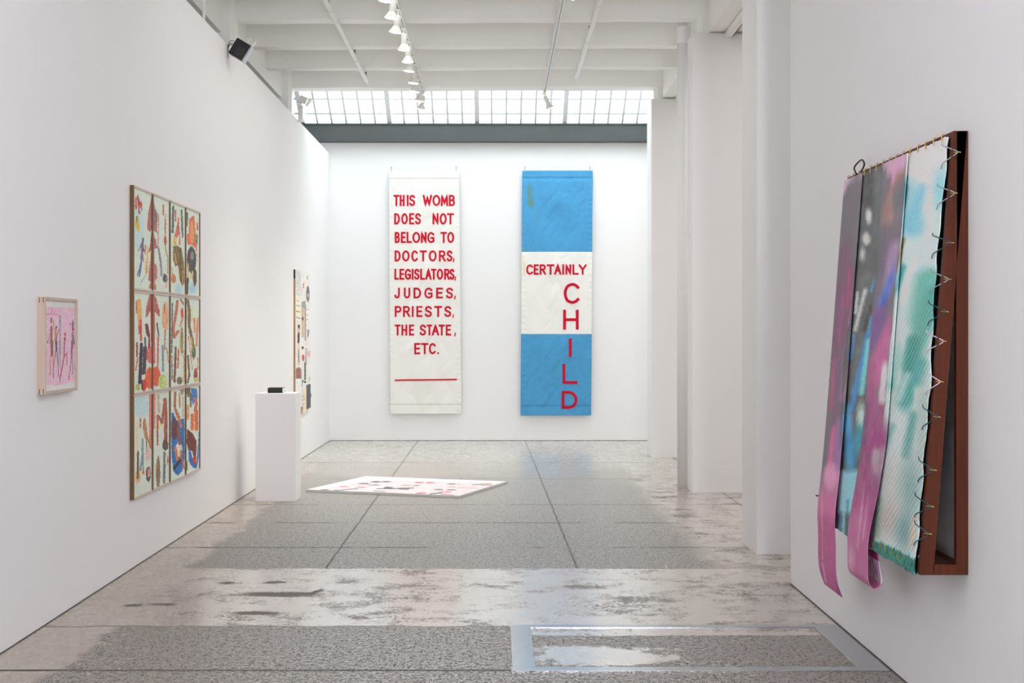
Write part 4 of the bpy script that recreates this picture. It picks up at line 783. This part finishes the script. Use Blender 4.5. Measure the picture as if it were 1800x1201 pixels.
def canvas_col(u, v):
    AB = [(1519, 290), (1500, 520), (1483, 640), (1477, 780), (1472, 860), (1471, 960)]
    CD = [(1594, 270), (1588, 360), (1583, 420), (1576, 480), (1570, 560), (1560, 650), (1555, 720), (1548, 800), (1543, 860), (1536, 960)]
    BC = [(1553, 280), (1545, 460), (1533, 560), (1526, 640), (1521, 720), (1515, 780), (1508, 850), (1498, 960)]
    xi = lambda L: np.interp(v, [p[1] for p in L], [p[0] for p in L])
    ab, bc, cd = xi(AB), xi(BC), xi(CD)
    n = len(u); C = np.tile(np.array((202, 222, 218), float), (n, 1)); w = u + (fbm(u * .5, v * .5, 2) - .5) * 1.0
    S_ = lambda soft, **k: dict(soft=soft, **k)
    D = [('p', (228, 228, 222), [(1570, 200), (1700, 200), (1700, 300), (1660, 318), (1630, 325), (1585, 335)], S_(6)),
      ('e', 1602, 352, 16, 34, (150, 208, 224), S_(8, a=.9)), ('s', 14, (126, 198, 220), [(1622, 330), (1600, 400)], S_(6, a=.8)), ('e', 1655, 330, 18, 34, (150, 212, 224), S_(10, a=.9)), ('e', 1605, 395, 20, 24, (130, 200, 220), S_(9, a=.85)), ('s', 10, (218, 214, 214), [(1636, 300), (1630, 440)], S_(6, a=.8)),
      ('e', 1612, 455, 36, 34, (206, 228, 230), S_(12, a=.9)), ('s', 8, (226, 214, 212), [(1610, 455), (1585, 530)], S_(4, a=.7)), ('s', 10, (60, 160, 165), [(1588, 470), (1574, 510)], S_(4, a=.8)),
      ('s', 46, (112, 190, 176), [(1632, 495), (1622, 560)], S_(10)), ('s', 30, (86, 176, 162), [(1640, 520), (1600, 640)], S_(8)), ('s', 20, (40, 150, 136), [(1606, 600), (1592, 700)], S_(6)), ('s', 22, (60, 168, 165), [(1618, 640), (1612, 668)], S_(7)), ('s', 14, (110, 196, 184), [(1575, 610), (1566, 680)], S_(6, a=.8)), ('e', 1590, 700, 13, 22, (66, 166, 160), S_(7)), ('s', 16, (214, 226, 224), [(1580, 570), (1562, 660)], S_(6, a=.7)), ('s', 12, (220, 232, 228), [(1596, 660), (1580, 700)], S_(5, a=.7)),
      ('e', 1575, 770, 22, 40, (206, 220, 220), S_(12)), ('s', 14, (40, 150, 140), [(1606, 730), (1592, 800)], S_(5, a=.7)), ('s', 10, (70, 150, 146), [(1568, 750), (1552, 800)], S_(5, a=.6)), ('e', 1565, 850, 20, 46, (198, 202, 198), S_(12)), ('e', 1600, 860, 18, 50, (140, 178, 176), S_(12)), ('e', 1562, 915, 20, 34, (188, 180, 172), S_(12)), ('e', 1590, 935, 16, 30, (118, 162, 162), S_(10)), ('s', 10, (216, 190, 168), [(1608, 910), (1602, 960)], S_(4, a=.8)), ('e', 1622, 760, 10, 90, (176, 196, 188), S_(6, a=.8)), ('s', 10, (120, 160, 130), [(1545, 880), (1540, 940)], S_(5, a=.8)),
      ('s', 12, (86, 120, 118), [(1590, 330), (1585, 360)], S_(4, a=.8)), ('s', 7, (150, 130, 96), [(1588, 420), (1574, 480)], S_(2.5, a=.9)), ('s', 7, (72, 168, 178), [(1592, 310), (1590, 350)], S_(3))]
    bot = []
    C = paint(u, v, C, D, 1.5, 4, .10, .3)
    # bottom hem in teal, measured along the sloping lower edge
    low = np.interp(u, [1440, 1472, 1495, 1535, 1615], [905, 934, 947, 969, 1006])
    m = np.clip((v - (low - 24) + (fbm(u * .6, v * .1, 8) - .5) * 12) / 5, 0, 1)
    tealc = np.array((46, 126, 112), float) * (1 + (fbm(u * .9, v * .15, 5) - .5) * .9)[:, None]
    C = C * (1 - m[:, None]) + tealc * m[:, None]
    # strip C
    Cc = np.tile(np.array((112, 100, 112), float), (n, 1))
    Cc = paint(u, v, Cc, [('s', 16, (156, 112, 106), [(1582, 300), (1552, 400)], S_(4)), ('e', 1579, 350, 9, 24, (98, 104, 112), S_(4)), ('s', 10, (166, 126, 116), [(1560, 385), (1572, 375)], S_(4)), ('p', (102, 92, 110), [(1545, 390), (1558, 386), (1556, 505), (1540, 510)], S_(2)), ('s', 18, (164, 134, 172), [(1574, 430), (1562, 500)], S_(5)), ('s', 14, (82, 112, 200), [(1573, 478), (1545, 545)], S_(3)), ('s', 7, (40, 90, 190), [(1560, 520), (1538, 560)], S_(2)), ('p', (116, 74, 142), [(1536, 545), (1558, 530), (1555, 580), (1530, 620), (1526, 600)], S_(4)), ('p', (196, 92, 152), [(1562, 560), (1570, 565), (1560, 660), (1530, 700), (1527, 640), (1545, 600)], S_(5)), ('s', 12, (170, 70, 130), [(1535, 640), (1530, 720)], S_(4)), ('p', (160, 72, 128), [(1525, 700), (1556, 690), (1550, 800), (1516, 800)], S_(4)), ('s', 8, (120, 70, 110), [(1524, 710), (1520, 780)], S_(3)), ('s', 12, (216, 206, 214), [(1555, 650), (1551, 705)], S_(2)), ('p', (176, 160, 170), [(1535, 790), (1549, 788), (1545, 840), (1528, 835)], S_(3)), ('p', (150, 70, 118), [(1514, 800), (1530, 800), (1540, 880), (1500, 900)], S_(4)), ('p', (206, 160, 190), [(1553, 280), (1597, 262), (1592, 290), (1572, 300), (1566, 315), (1556, 295)], S_(1.5)), ('s', 6, (214, 150, 190), [(1576, 290), (1570, 320)], S_(2)), ('s', 9, (150, 190, 175), [(1535, 300), (1556, 294)], S_(2)), ('e', 1534, 519, 5, 8, (130, 100, 60), S_(1))], 1.2, 2, .14, .4)
    m = np.clip((cd - w) / .8 + .5, 0, 1)[:, None]; C = C * (1 - m) + Cc * m
    # strip B
    Cb = np.tile(np.array((82, 87, 89), float), (n, 1))
    Cb = paint(u, v, Cb, [('e', 1528, 330, 8, 44, (50, 53, 55), S_(5)), ('e', 1545, 350, 8, 60, (96, 102, 102), S_(6)), ('e', 1527, 380, 5.5, 13, (216, 216, 210), S_(3)), ('e', 1523, 420, 7, 11, (206, 206, 200), S_(3)), ('e', 1516, 447, 4.5, 10, (200, 200, 196), S_(3)), ('e', 1525, 500, 20, 22, (96, 100, 101), S_(6)), ('s', 7, (206, 208, 208), [(1521, 510), (1503, 580)], S_(3)), ('s', 6, (196, 202, 204), [(1507, 515), (1504, 550)], S_(2)), ('s', 6, (50, 48, 46), [(1530, 540), (1520, 580)], S_(3)), ('s', 4, (50, 150, 205), [(1537, 490), (1531, 512)], S_(1.5)), ('s', 6, (66, 140, 205), [(1500, 590), (1495, 630)], S_(2)), ('s', 12, (92, 102, 102), [(1516, 590), (1496, 690)], S_(3)), ('s', 6, (70, 170, 220), [(1532, 560), (1516, 640), (1500, 690)], S_(3)), ('s', 9, (30, 135, 205), [(1526, 590), (1510, 660), (1496, 720)], S_(3)), ('s', 10, (120, 206, 216), [(1527, 600), (1514, 690)], S_(3)), ('e', 1514, 735, 8, 24, (196, 226, 210), S_(4)), ('e', 1490, 745, 8, 30, (80, 170, 220), S_(4)), ('e', 1512, 775, 10, 26, (24, 152, 172), S_(5)), ('e', 1495, 800, 9, 36, (0, 146, 200), S_(5)), ('s', 5, (160, 120, 140), [(1494, 640), (1484, 700)], S_(2, a=.7)), ('p', (140, 202, 218), [(1474, 830), (1512, 826), (1500, 905), (1470, 900)], S_(6)), ('s', 7, (176, 212, 216), [(1480, 830), (1476, 900)], S_(3)), ('s', 4, (70, 150, 170), [(1490, 880), (1488, 935)], S_(2)), ('p', (58, 124, 130), [(1465, 918), (1505, 914), (1500, 970), (1465, 950)], S_(5)), ('s', 4, (150, 190, 190), [(1483, 900), (1482, 945)], S_(1.5)), ('s', 3, (40, 84, 100), [(1489, 905), (1488, 950)], S_(1)), ('s', 4, (60, 120, 170), [(1478, 900), (1477, 930)], S_(2))], 1.2, 2, .14, .4)
    m = np.clip((bc - w) / .8 + .5, 0, 1)[:, None] ; C = C * (1 - m) + Cb * m
    # strip A
    Ca = np.tile(np.array((112, 104, 112), float), (n, 1))
    Ca = paint(u, v, Ca, [('p', (206, 180, 200), [(1480, 295), (1522, 285), (1521, 302), (1503, 308), (1493, 318), (1486, 336), (1480, 336)], S_(2)), ('p', (122, 86, 108), [(1484, 425), (1494, 420), (1503, 470), (1500, 560), (1480, 640), (1440, 640), (1440, 500)], S_(4)), ('s', 4, (178, 66, 116), [(1493, 480), (1489, 540)], S_(2)), ('s', 5, (176, 74, 140), [(1500, 515), (1494, 570)], S_(2)), ('s', 3, (206, 140, 206), [(1499, 545), (1494, 565)], S_(1)), ('s', 8, (150, 76, 122), [(1484, 510), (1474, 600)], S_(4)), ('p', (124, 96, 116), [(1466, 640), (1490, 600), (1484, 720), (1470, 760), (1460, 740)], S_(5)), ('s', 5, (182, 82, 132), [(1466, 640), (1461, 720)], S_(3)), ('s', 5, (160, 110, 168), [(1487, 620), (1480, 700)], S_(3)), ('s', 9, (152, 112, 166), [(1474, 740), (1470, 830)], S_(3)), ('s', 9, (206, 104, 156), [(1466, 755), (1458, 830)], S_(3)), ('e', 1461, 838, 13, 24, (224, 150, 190), S_(4))], 1.0, 2, .12, .4)
    m = np.clip((ab - w) / .8 + .5, 0, 1)[:, None]; C = C * (1 - m) + Ca * m
    # thin dark seams between strips
    for L in (ab, cd): 
        q = np.clip(1 - np.abs(w - L) / .8, 0, 1)[:, None] * .6; C = C * (1 - q) + np.array((40, 36, 38)) * q
    inD = (w > cd)
    red = np.where(inD, np.clip((v - 470) / 160, 0, 1) * (.18 + .45 * fbm(u * .03, v * .02, 12)), 0) * np.where(v > low - 20, .2, 1)
    grn = np.where(inD, 0, .22 + .30 * np.clip(fbm(u * .12, v * .06, 6) * 2 - .8, 0, 1))
    grn = np.where((w < ab), grn * .5, grn)
    return C, np.stack([red, grn, np.zeros(n)], 1)
nu, nv = 230, 420
i, j = np.meshgrid(np.linspace(0, 1, nu), np.linspace(0, 1, nv)); i = i.ravel(); j = j.ravel()      # i: near -> far, j: bottom -> top
Zc = ZB2 - .004 + j * (ZT2 - .012 - ZB2)
inset = .024 + .022 * np.sin((j * 8.5 + .2) * math.pi) ** 2 * (1 - .4 * j) + .030 * np.exp(-((j - .70) / .17) ** 2) - .012 * np.exp(-((j - .42) / .06) ** 2)
near = W0 + inset + .012 * (fbm(j * 40, j * 0, 3) - .5)
Yc = near * (1 - i) + (W1 - .004) * i
Xc = fx(Zc) - .006 - .004 * np.sin(i * 30) * (1 - j) - .006 * fbm(i * 6, j * 4, 2)
Zc = Zc + .012 * (fbm(i * 40, j * 0 + 3, 7) - .5) * ((j < .02) | (j > .985))
P = np.stack([Xc, Yc, Zc], 1); me = grid_mesh('canvas', P, nu, nv, True)
u, v = proj(P); C, St = canvas_col(u, v)
set_col(me, C, 1.25); set_col(me, St, 1, 'Stripe', True)
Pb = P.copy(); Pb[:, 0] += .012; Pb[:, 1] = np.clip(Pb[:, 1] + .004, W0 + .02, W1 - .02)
child(link('canvas_shade_sheet', grid_mesh('canvas_shade_sheet', Pb, nu, nv), M_black), pt)  # black sheet added behind the canvas to darken the shaded interior
o = link('canvas', me, M_canvas, None, True); md = o.modifiers.new('thick', 'SOLIDIFY'); md.thickness = .003; child(o, pt)
# loose strips that hang below the canvas
def strip(name, path, y0, y1, nu, colf, dy=None):
    path = [np.array(p) for p in smooth_pts(path, 8)]; n = len(path)
    Pn = []
    for k, p in enumerate(path):
        for q in range(nu):
            t_ = q / (nu - 1); yy = y0(p[1], k / (n - 1)) * (1 - t_) + y1(p[1], k / (n - 1)) * t_
            Pn.append((p[0] + .010 * math.sin(t_ * math.pi) * 0, yy, p[1]))
    Pn = np.array(Pn); me = grid_mesh(name, Pn, nu, n)
    u, v = proj(Pn); kk = np.repeat(np.arange(n) / (n - 1), nu); tt = np.tile(np.linspace(0, 1, nu), n)
    C, st_ = colf(u, v, kk, tt); set_col(me, C, 1.25); set_col(me, st_, 1, 'Stripe', True)
    o = link(name, me, M_canvas, None, True); md = o.modifiers.new('thick', 'SOLIDIFY'); md.thickness = .002; md.offset = 0
    return child(o, pt)
def colA(u, v, k, t_):
    C = np.tile(np.array((200, 112, 158), float), (len(u), 1))
    C = paint(u, v, C, [('e', 1460, 835, 14, 26, (222, 148, 188), dict(soft=6)), ('p', (182, 90, 140), [(1435, 900), (1480, 915), (1480, 1060), (1435, 1060)], dict(soft=8)), ('s', 9, (146, 60, 116), [(1474, 930), (1476, 1045)], dict(soft=4)), ('s', 2.0, (236, 206, 222), [(1446, 990), (1452, 1024)], dict(soft=1.2, a=.8)), ('s', 1.5, (236, 206, 222), [(1445, 860), (1446, 985)], dict(soft=1, a=.5))], .5, 3, .12, .4)
    C *= (1 + .10 * np.sin(t_ * 60))[:, None]
    L_ = np.interp(v, [290, 520, 640, 780, 860, 960], [1519, 1500, 1483, 1477, 1472, 1471])
    Cu = canvas_col(np.minimum(u, L_ - 1.5), v)[0]; m = np.clip((v - 825) / 50, 0, 1)[:, None]; C = Cu * (1 - m) + C * m
    Ce, Se = canvas_col(u, v); m = np.clip((v - 745) / 45, 0, 1)[:, None]; C = Ce * (1 - m) + C * m
    return C, Se * (1 - m) + np.stack([u * 0, u * 0 + .10, u * 0], 1) * m
za_ = 1.10
strip('canvas_strip', [(fx(2.235) - .0172, 2.235), (fx(1.9) - .0175, 1.9), (fx(1.55) - .0172, 1.55), (fx(1.25) - .0172, 1.25), (fx(1.05) - .018, 1.05), (fx(.85) - .021, .85), (fx(.62) - .024, .66), (1.555, .52), (1.555, .42), (1.563, .35), (1.585, .285)], lambda z, k: 6.535 - .02 * min(max(1.1 - z, 0), 1), lambda z, k: 6.875, 26, colA)
def colC(u, v, k, t_):
    C = np.tile(np.array((186, 104, 148), float), (len(u), 1))
    C = paint(u, v, C, [('p', (160, 72, 124), [(1500, 780), (1560, 780), (1550, 880), (1495, 900)], dict(soft=14)), ('s', 2, (230, 205, 220), [(1520, 850), (1508, 960)], dict(soft=1.5, a=.6)), ('s', 2, (230, 205, 220), [(1528, 860), (1517, 950)], dict(soft=1.5, a=.5)), ('e', 1532, 900, 5, 40, (140, 50, 110), dict(soft=4, a=.6)), ('e', 1495, 985, 6, 20, (206, 150, 180), dict(soft=5))], .6, 3, .14, .4)
    back = k > .814
    lo_ = np.interp(v, [560, 640, 720, 780, 850, 960], [1533, 1526, 1521, 1515, 1508, 1498]); hi_ = np.interp(v, [560, 650, 720, 800, 860, 960], [1570, 1560, 1555, 1548, 1543, 1536])
    Cu = canvas_col(np.clip(u, lo_ + 1.5, hi_ - 1.5), np.minimum(v, 880))[0]; m = np.clip((v - 800) / 90, 0, 1)[:, None]; C = Cu * (1 - m) + C * m
    Ce, Se = canvas_col(u, v); mm = np.clip((v - 725) / 40, 0, 1)[:, None]; C = Ce * (1 - mm) + C * mm
    silver = np.where(((t_ * 7 + k * 3) % 1 < .12)[:, None], np.array((120, 130, 200.)), np.array((222, 212, 218.)))
    C = np.where(back[:, None], silver, C)
    C = np.where((k > .95)[:, None], np.array((156, 60, 120.)), C)
    return C, Se * (1 - mm) + np.stack([u * 0, np.where(back, 0, .40 * np.clip(fbm(u * .15, v * .05, 3) * 2 - .7, 0, 1)), u * 0], 1) * mm
strip('canvas_strip', [(fx(2.235) - .0172, 2.235), (fx(1.9) - .0175, 1.9), (fx(1.55) - .0172, 1.55), (fx(1.25) - .0172, 1.25), (fx(1.05) - .018, 1.05), (fx(.85) - .020, .85), (fx(.66) - .03, .66), (1.548, .55), (1.548, .48), (1.556, .447), (1.578, .43), (1.600, .445), (1.606, .47), (1.596, .53), (1.588, .58)], lambda z, k: 5.81 + .12 * min(max((1.05 - z) / .45, 0), 1), lambda z, k: 6.19 + .08 * min(max((1.05 - z) / .45, 0), 1), 26, colC)
# lacing cords and brass eyes along the near edge, tacks along the top
M_cord = [mat('grey_cord', (150, 165, 165), .8), mat('dark_teal_cord', (40, 82, 86), .8), mat('pale_cord', (205, 195, 205), .8)]
for (v_, uu, ci) in ((268, 1679, 0), (340, 1674, 0), (427, 1666, 1), (491, 1661, 0), (548, 1657, 1), (600, 1662, 2), (671, 1661, 2), (733, 1652, 1), (826, 1648, 1), (890, 1639, 1), (938, 1635, 1)):
    z = EYE + (CV - v_) * W0 / FPX
    jj = (z - ZB2) / (ZT2 - ZB2); k_ = int(np.clip(jj, 0, 1) * (nv - 1)) * nu; e = P[k_]; 
    xm = fx(z) + .022
    bm = bmesh.new(); tube(bm, [(xm - .02, W0 + .004, z), (xm, W0 - .012, z), (xm + .006, W0 - .014, z - .002)], .0022, 6)
    child(obj('brass_pin', bm, M_brass), pt)
    bm = bmesh.new(); tube(bm, smooth_pts([(e[0] - .007, e[1] + .03, z + .042), (e[0] - .009, e[1] + .004, z + .030), (xm - .014, W0 - .004, z + .008), (xm - .004, W0 - .008, z), (xm - .014, W0 - .004, z - .010), (e[0] - .009, e[1] + .004, z - .034), (e[0] - .007, e[1] + .04, z - .052)], 5), .0021, 6)
    child(obj('lacing', bm, M_cord[ci]), pt)
for q in range(15):
    y = W0 + .09 + q * .103
    bm = bmesh.new(); tube(bm, [(fx(ZT2) - .006, y, ZT2 + .004), (fx(ZT2) - .016, y, ZT2 - .002), (fx(ZT2) - .016, y, ZT2 - .03)], .0026, 6); child(obj('tack', bm, M_brass), pt)
for q in range(5):
    y = W0 + .22 + q * .09
    bm = bmesh.new(); tube(bm, [(fx(ZB2) - .016, y, ZB2 + .045), (fx(ZB2) - .018, y + .01, ZB2 + .02)], .0026, 6); child(obj('tack', bm, M_brass), pt)
bm = bmesh.new(); tube(bm, smooth_pts([(fx(ZT2) - .004, 6.70, ZT2 - .005), (fx(ZT2) - .01, 6.72, ZT2 + .03), (fx(ZT2), 6.63, ZT2 + .055), (fx(ZT2) + .006, 6.60, ZT2 + .03), (fx(ZT2) + .004, 6.66, ZT2 - .003)], 6), .004, 6); child(obj('cord_loop', bm, M_black), pt)
for v_ in (641, 668, 705, 767, 872):
    z = EYE + (CV - v_) * W1 / FPX; L_ = .035 if v_ == 872 else .012
    bm = bmesh.new(); tube(bm, [(fx(z) + .012, W1 - .003, z), (fx(z) - L_, W1 + .012, z)], .004, 6); child(obj('dowel', bm, M_dark), pt)

# ------------------------------------------------------------------ ceiling fittings
def lamp_bm():
    bms = {}
    a = bmesh.new(); bx(a, -.016, .016, -.045, .045, .190, .205, None, .003); lathe(a, [(.008, .15), (.008, .192)], 10); bms['adapter'] = a
    b = bmesh.new(); lathe(b, [(0, .158), (.021, .158), (.025, .153), (.0255, .062), (.023, .058), (.0, .058)], 20); bms['socket'] = b
    c = bmesh.new(); lathe(c, [(.020, .062), (.026, .058), (.036, .040), (.057, .008), (.0585, .002), (.0575, .0015), (.055, .006), (.034, .038), (.02, .056)], 28); bms['reflector'] = c
    d = bmesh.new(); lathe(d, [(.0565, .004), (.046, -.002), (.025, -.005), (0, -.006)], 24); bms['bulb'] = d
    e = bmesh.new(); bx(e, .026, .030, -.006, .006, .05, .19); bms['bracket'] = e
    return bms
PR = []
def track_lamp(x, y, z, tilt, label, on=True, power=9, first=[None]):
    t = empty('track_lamp', (x, y, z + .205), label, 'track light', 'track lamps under the ceiling beams')
    if first[0] is None:
        first[0] = {k: obj(k, b, None, None, k != 'adapter').data for k, b in lamp_bm().items()}
        for k in first[0]:
            o = bpy.data.objects.get(k); bpy.data.objects.remove(o)
        for k, me in first[0].items(): me.materials.append(M_bulb if k == 'bulb' else M_white)
    for k, me in first[0].items():
        o = bpy.data.objects.new(k, me); col.objects.link(o); o.parent = t
        if k in ('adapter',): o.location = (0, 0, -.205)
        else:
            o.matrix_local = Matrix.Translation((0, 0, -.05)) @ Matrix.Rotation(R(tilt[0]), 4, 'X') @ Matrix.Rotation(R(tilt[1]), 4, 'Y') @ Matrix.Translation((0, 0, -.155))
    d = bpy.data.lights.new('lamp_beam', 'SPOT'); d.energy = power; d.spot_size = R(74); d.spot_blend = 1.0; d.color = (1, .95, .88); d.shadow_soft_size = .05
    lo = bpy.data.objects.new('lamp_beam', d); col.objects.link(lo); lo.parent = t
    lo.matrix_local = Matrix.Translation((0, 0, -.05)) @ Matrix.Rotation(R(tilt[0]), 4, 'X') @ Matrix.Rotation(R(tilt[1]), 4, 'Y') @ Matrix.Translation((0, 0, -.19))
    return t
def track(x, y1, label):
    t = root('lighting_track', (x, 8, 4.42), label, 'lighting track')
    bm = bmesh.new(); bx(bm, x - .020, x - .003, 2, y1, 4.405, 4.44); bx(bm, x + .003, x + .020, 2, y1, 4.405, 4.44); bx(bm, x - .018, x + .018, 2, y1, 4.425, 4.459)
    child(obj('rail', bm, M_white), t)
    child(box('slot', x - .005, x + .005, 2, y1 - .02, 4.412, 4.425, M_track), t)
track(-.885, 17.32, 'white lighting track crowded with lamps, left of the banners')
track(.58, 17.40, 'nearly bare white lighting track above the gap between banners')
zl = EYE + 2.697
on_ = ['cut by the top of the picture', 'second', 'third', 'fourth', 'fifth', 'sixth', 'seventh', 'eighth', 'ninth', 'tenth']
tilts = [(4, 8), (4, 8), (6, 10), (0, 0), (0, 0), (3, 8), (3, 6), (6, 12), (4, 8), (14, 10)]
for k, y in enumerate((11.58, 12.20, 12.78, 13.56, 14.17, 14.68, 15.38, 15.92, 16.57, 17.14)):
    lab = 'white track lamp on the crowded track, ' + ('the one closest to the viewer' if k == 0 else 'last one, hanging before the skylight' if k == 9 else f'{on_[k]} one counting from the viewer')
    track_lamp(-.885, y, zl, tilts[k], lab, power=42)
track_lamp(.58, 17.15, zl, (12, -24), 'white track lamp alone at the far end of the bare track', power=10)
track_lamp(.58, 11.50, zl, (10, -30), 'glowing track lamp cut off by the picture top on the bare track', power=20)

def sprinkler_pipe(x, y1, heads, coup, label):
    z = 4.433
    t = root('sprinkler_pipe', (x, 9, z), label, 'pipe')
    bm = bmesh.new(); tube(bm, [(x, 2, z), (x, y1, z)], .0235, 16); child(obj('pipe', bm, M_white, None, True), t)
    bm = bmesh.new(); lathe(bm, [(.0, 0), (.024, 0), (.028, .006), (.028, .05), (.0, .05)], 16, Matrix.Translation((x, y1 + .003, z)) @ Matrix.Rotation(R(90), 4, 'X')); child(obj('end_cap', bm, M_white), t)
    for y in coup:
        bm = bmesh.new(); tube(bm, [(x, y, z), (x, y + .07, z)], .0262, 16); child(obj('coupling', bm, M_white, None, True), t)
    for y in heads:
        bm = bmesh.new()
        lathe(bm, [(0, .020), (.012, .020), (.012, .034), (.007, .036), (.007, .046), (.004, .05), (.004, .07), (.016, .071), (.016, .074), (0, .075)], 12, Matrix.Translation((x, y, z)))
        for s in (-1, 1): tube(bm, [(x + s * .007, y, z + .036), (x + s * .012, y, z + .052), (x + s * .003, y, z + .07)], .002, 6)
        child(obj('sprinkler_head', bm, M_dark), t)
sprinkler_pipe(-1.512, 16.66, (12.78, 15.13, 16.42), (12.9, 13.35, 15.25), 'white sprinkler pipe on the left partition side of the lighting tracks')
sprinkler_pipe(.915, 16.40, (13.95, 16.18), (12.7, 14.3), 'white sprinkler pipe on the pillar side of the lighting tracks')
# downpipe
t = root('downpipe', (1.80, 13.775, 0), 'round white downpipe running floor to ceiling behind the middle pillar', 'pipe')
bm = bmesh.new(); tube(bm, [(1.80, 13.775, 0), (1.80, 13.775, 4.86)], .051, 24); child(obj('pipe', bm, M_wall, None, True), t)
for z0_, z1_ in ((4.30, 4.465), (1.86, 1.90)):
    bm = bmesh.new(); lathe(bm, [(.051, 0), (.056, .004), (.057, .01), (.057, z1_ - z0_ - .01), (.056, z1_ - z0_ - .004), (.051, z1_ - z0_)] if z1_ - z0_ > .1 else [(.051, 0), (.0525, .003), (.0525, .03), (.051, .033)], 24, Matrix.Translation((1.80, 13.775, z0_))); child(obj('collar', bm, M_wall, None, True), t)
# rod above the partition
t = root('hanger_rod', (-2.335, 11.33, 3.98), 'thin white rod rising from the top of the left partition', 'rod')
bm = bmesh.new(); bx(bm, -2.343, -2.325, 11.32, 11.345, 3.98, 4.86, None, .002); bx(bm, -2.35, -2.318, 11.31, 11.355, 3.98, 3.986); child(obj('rod', bm, M_white), t)
# projector
cx_, cz_ = px(424, 88.5, 12.25)
t = empty('projector', (cx_, 12.25, cz_), 'black projector box with loose cables fixed at the top of the left wall', 'projector')
Mr = Matrix.Rotation(R(31), 4, 'Y')
o = box('body', -.074, .074, -.055, .06, -.078, .074, M_black, t, .008, Mr)
o = box('silver_front', .062, .078, -.056, .058, -.080, .070, M_silver, t, .004, Mr)
o = box('lens_panel', -.02, .05, -.0575, -.054, -.07, .02, mat('dark_grey_plastic', (44, 44, 45), .35), t, .001, Mr)
bm = bmesh.new()
for dx in (-.005, .05):
    bx(bm, dx, dx + .016, -.02, .0, .05, .135, Matrix.Rotation(R(38), 4, 'Y'), .006)
o = obj('bracket_arm', bm, M_white, t)
bm = bmesh.new(); bx(bm, XL - cx_ - .10, .0, .0, .05, 3.981 - cz_, 3.992 - cz_, None, .002); bx(bm, -.02, .0, .0, .05, .03, 3.992 - cz_); o = obj('wall_bracket', bm, M_white, t)
bm = bmesh.new(); tube(bm, smooth_pts([(-.055, .0, .015), (-.075, .0, .06), (-.10, .0, .05), (-.115, .0, .0)], 6), .0028, 6); tube(bm, smooth_pts([(-.045, -.01, .03), (-.06, -.01, .075), (-.095, -.01, .075), (-.115, -.01, .02)], 6), .0028, 6)
o = obj('cable', bm, M_black, t)
bm = bmesh.new(); tube(bm, smooth_pts([(-.03, -.01, .04), (-.03, -.02, .075), (-.05, -.02, .06)], 5), .004, 6); o = obj('red_plug', bm, mat('red_plastic', (190, 50, 40), .4), t)
# floodlight at the far end of the partition
fxp, fzp = px(514, 205, 16.6)
t = empty('floodlight', (XL + .03, 16.6, fzp), 'small white twin-plate floodlight on the far top of the left wall', 'floodlight')
o = box('base', -.03, .025, -.03, .05, -.06, .125, M_white, t, .003)
o = box('arm', -.008, .008, .0, .02, .12, .16, M_white, t)
o = box('lamp_head', -.045, .045, -.02, .02, -.04, .045, M_white, t, .006, Matrix.Translation((.02, .01, .195)) @ Matrix.Rotation(R(22), 4, 'Y'))
o = box('lamp_plate', -.010, .010, -.05, .05, -.05, .05, M_white, t, .004, Matrix.Translation((.088, .02, .165)) @ Matrix.Rotation(R(32), 4, 'Y'))
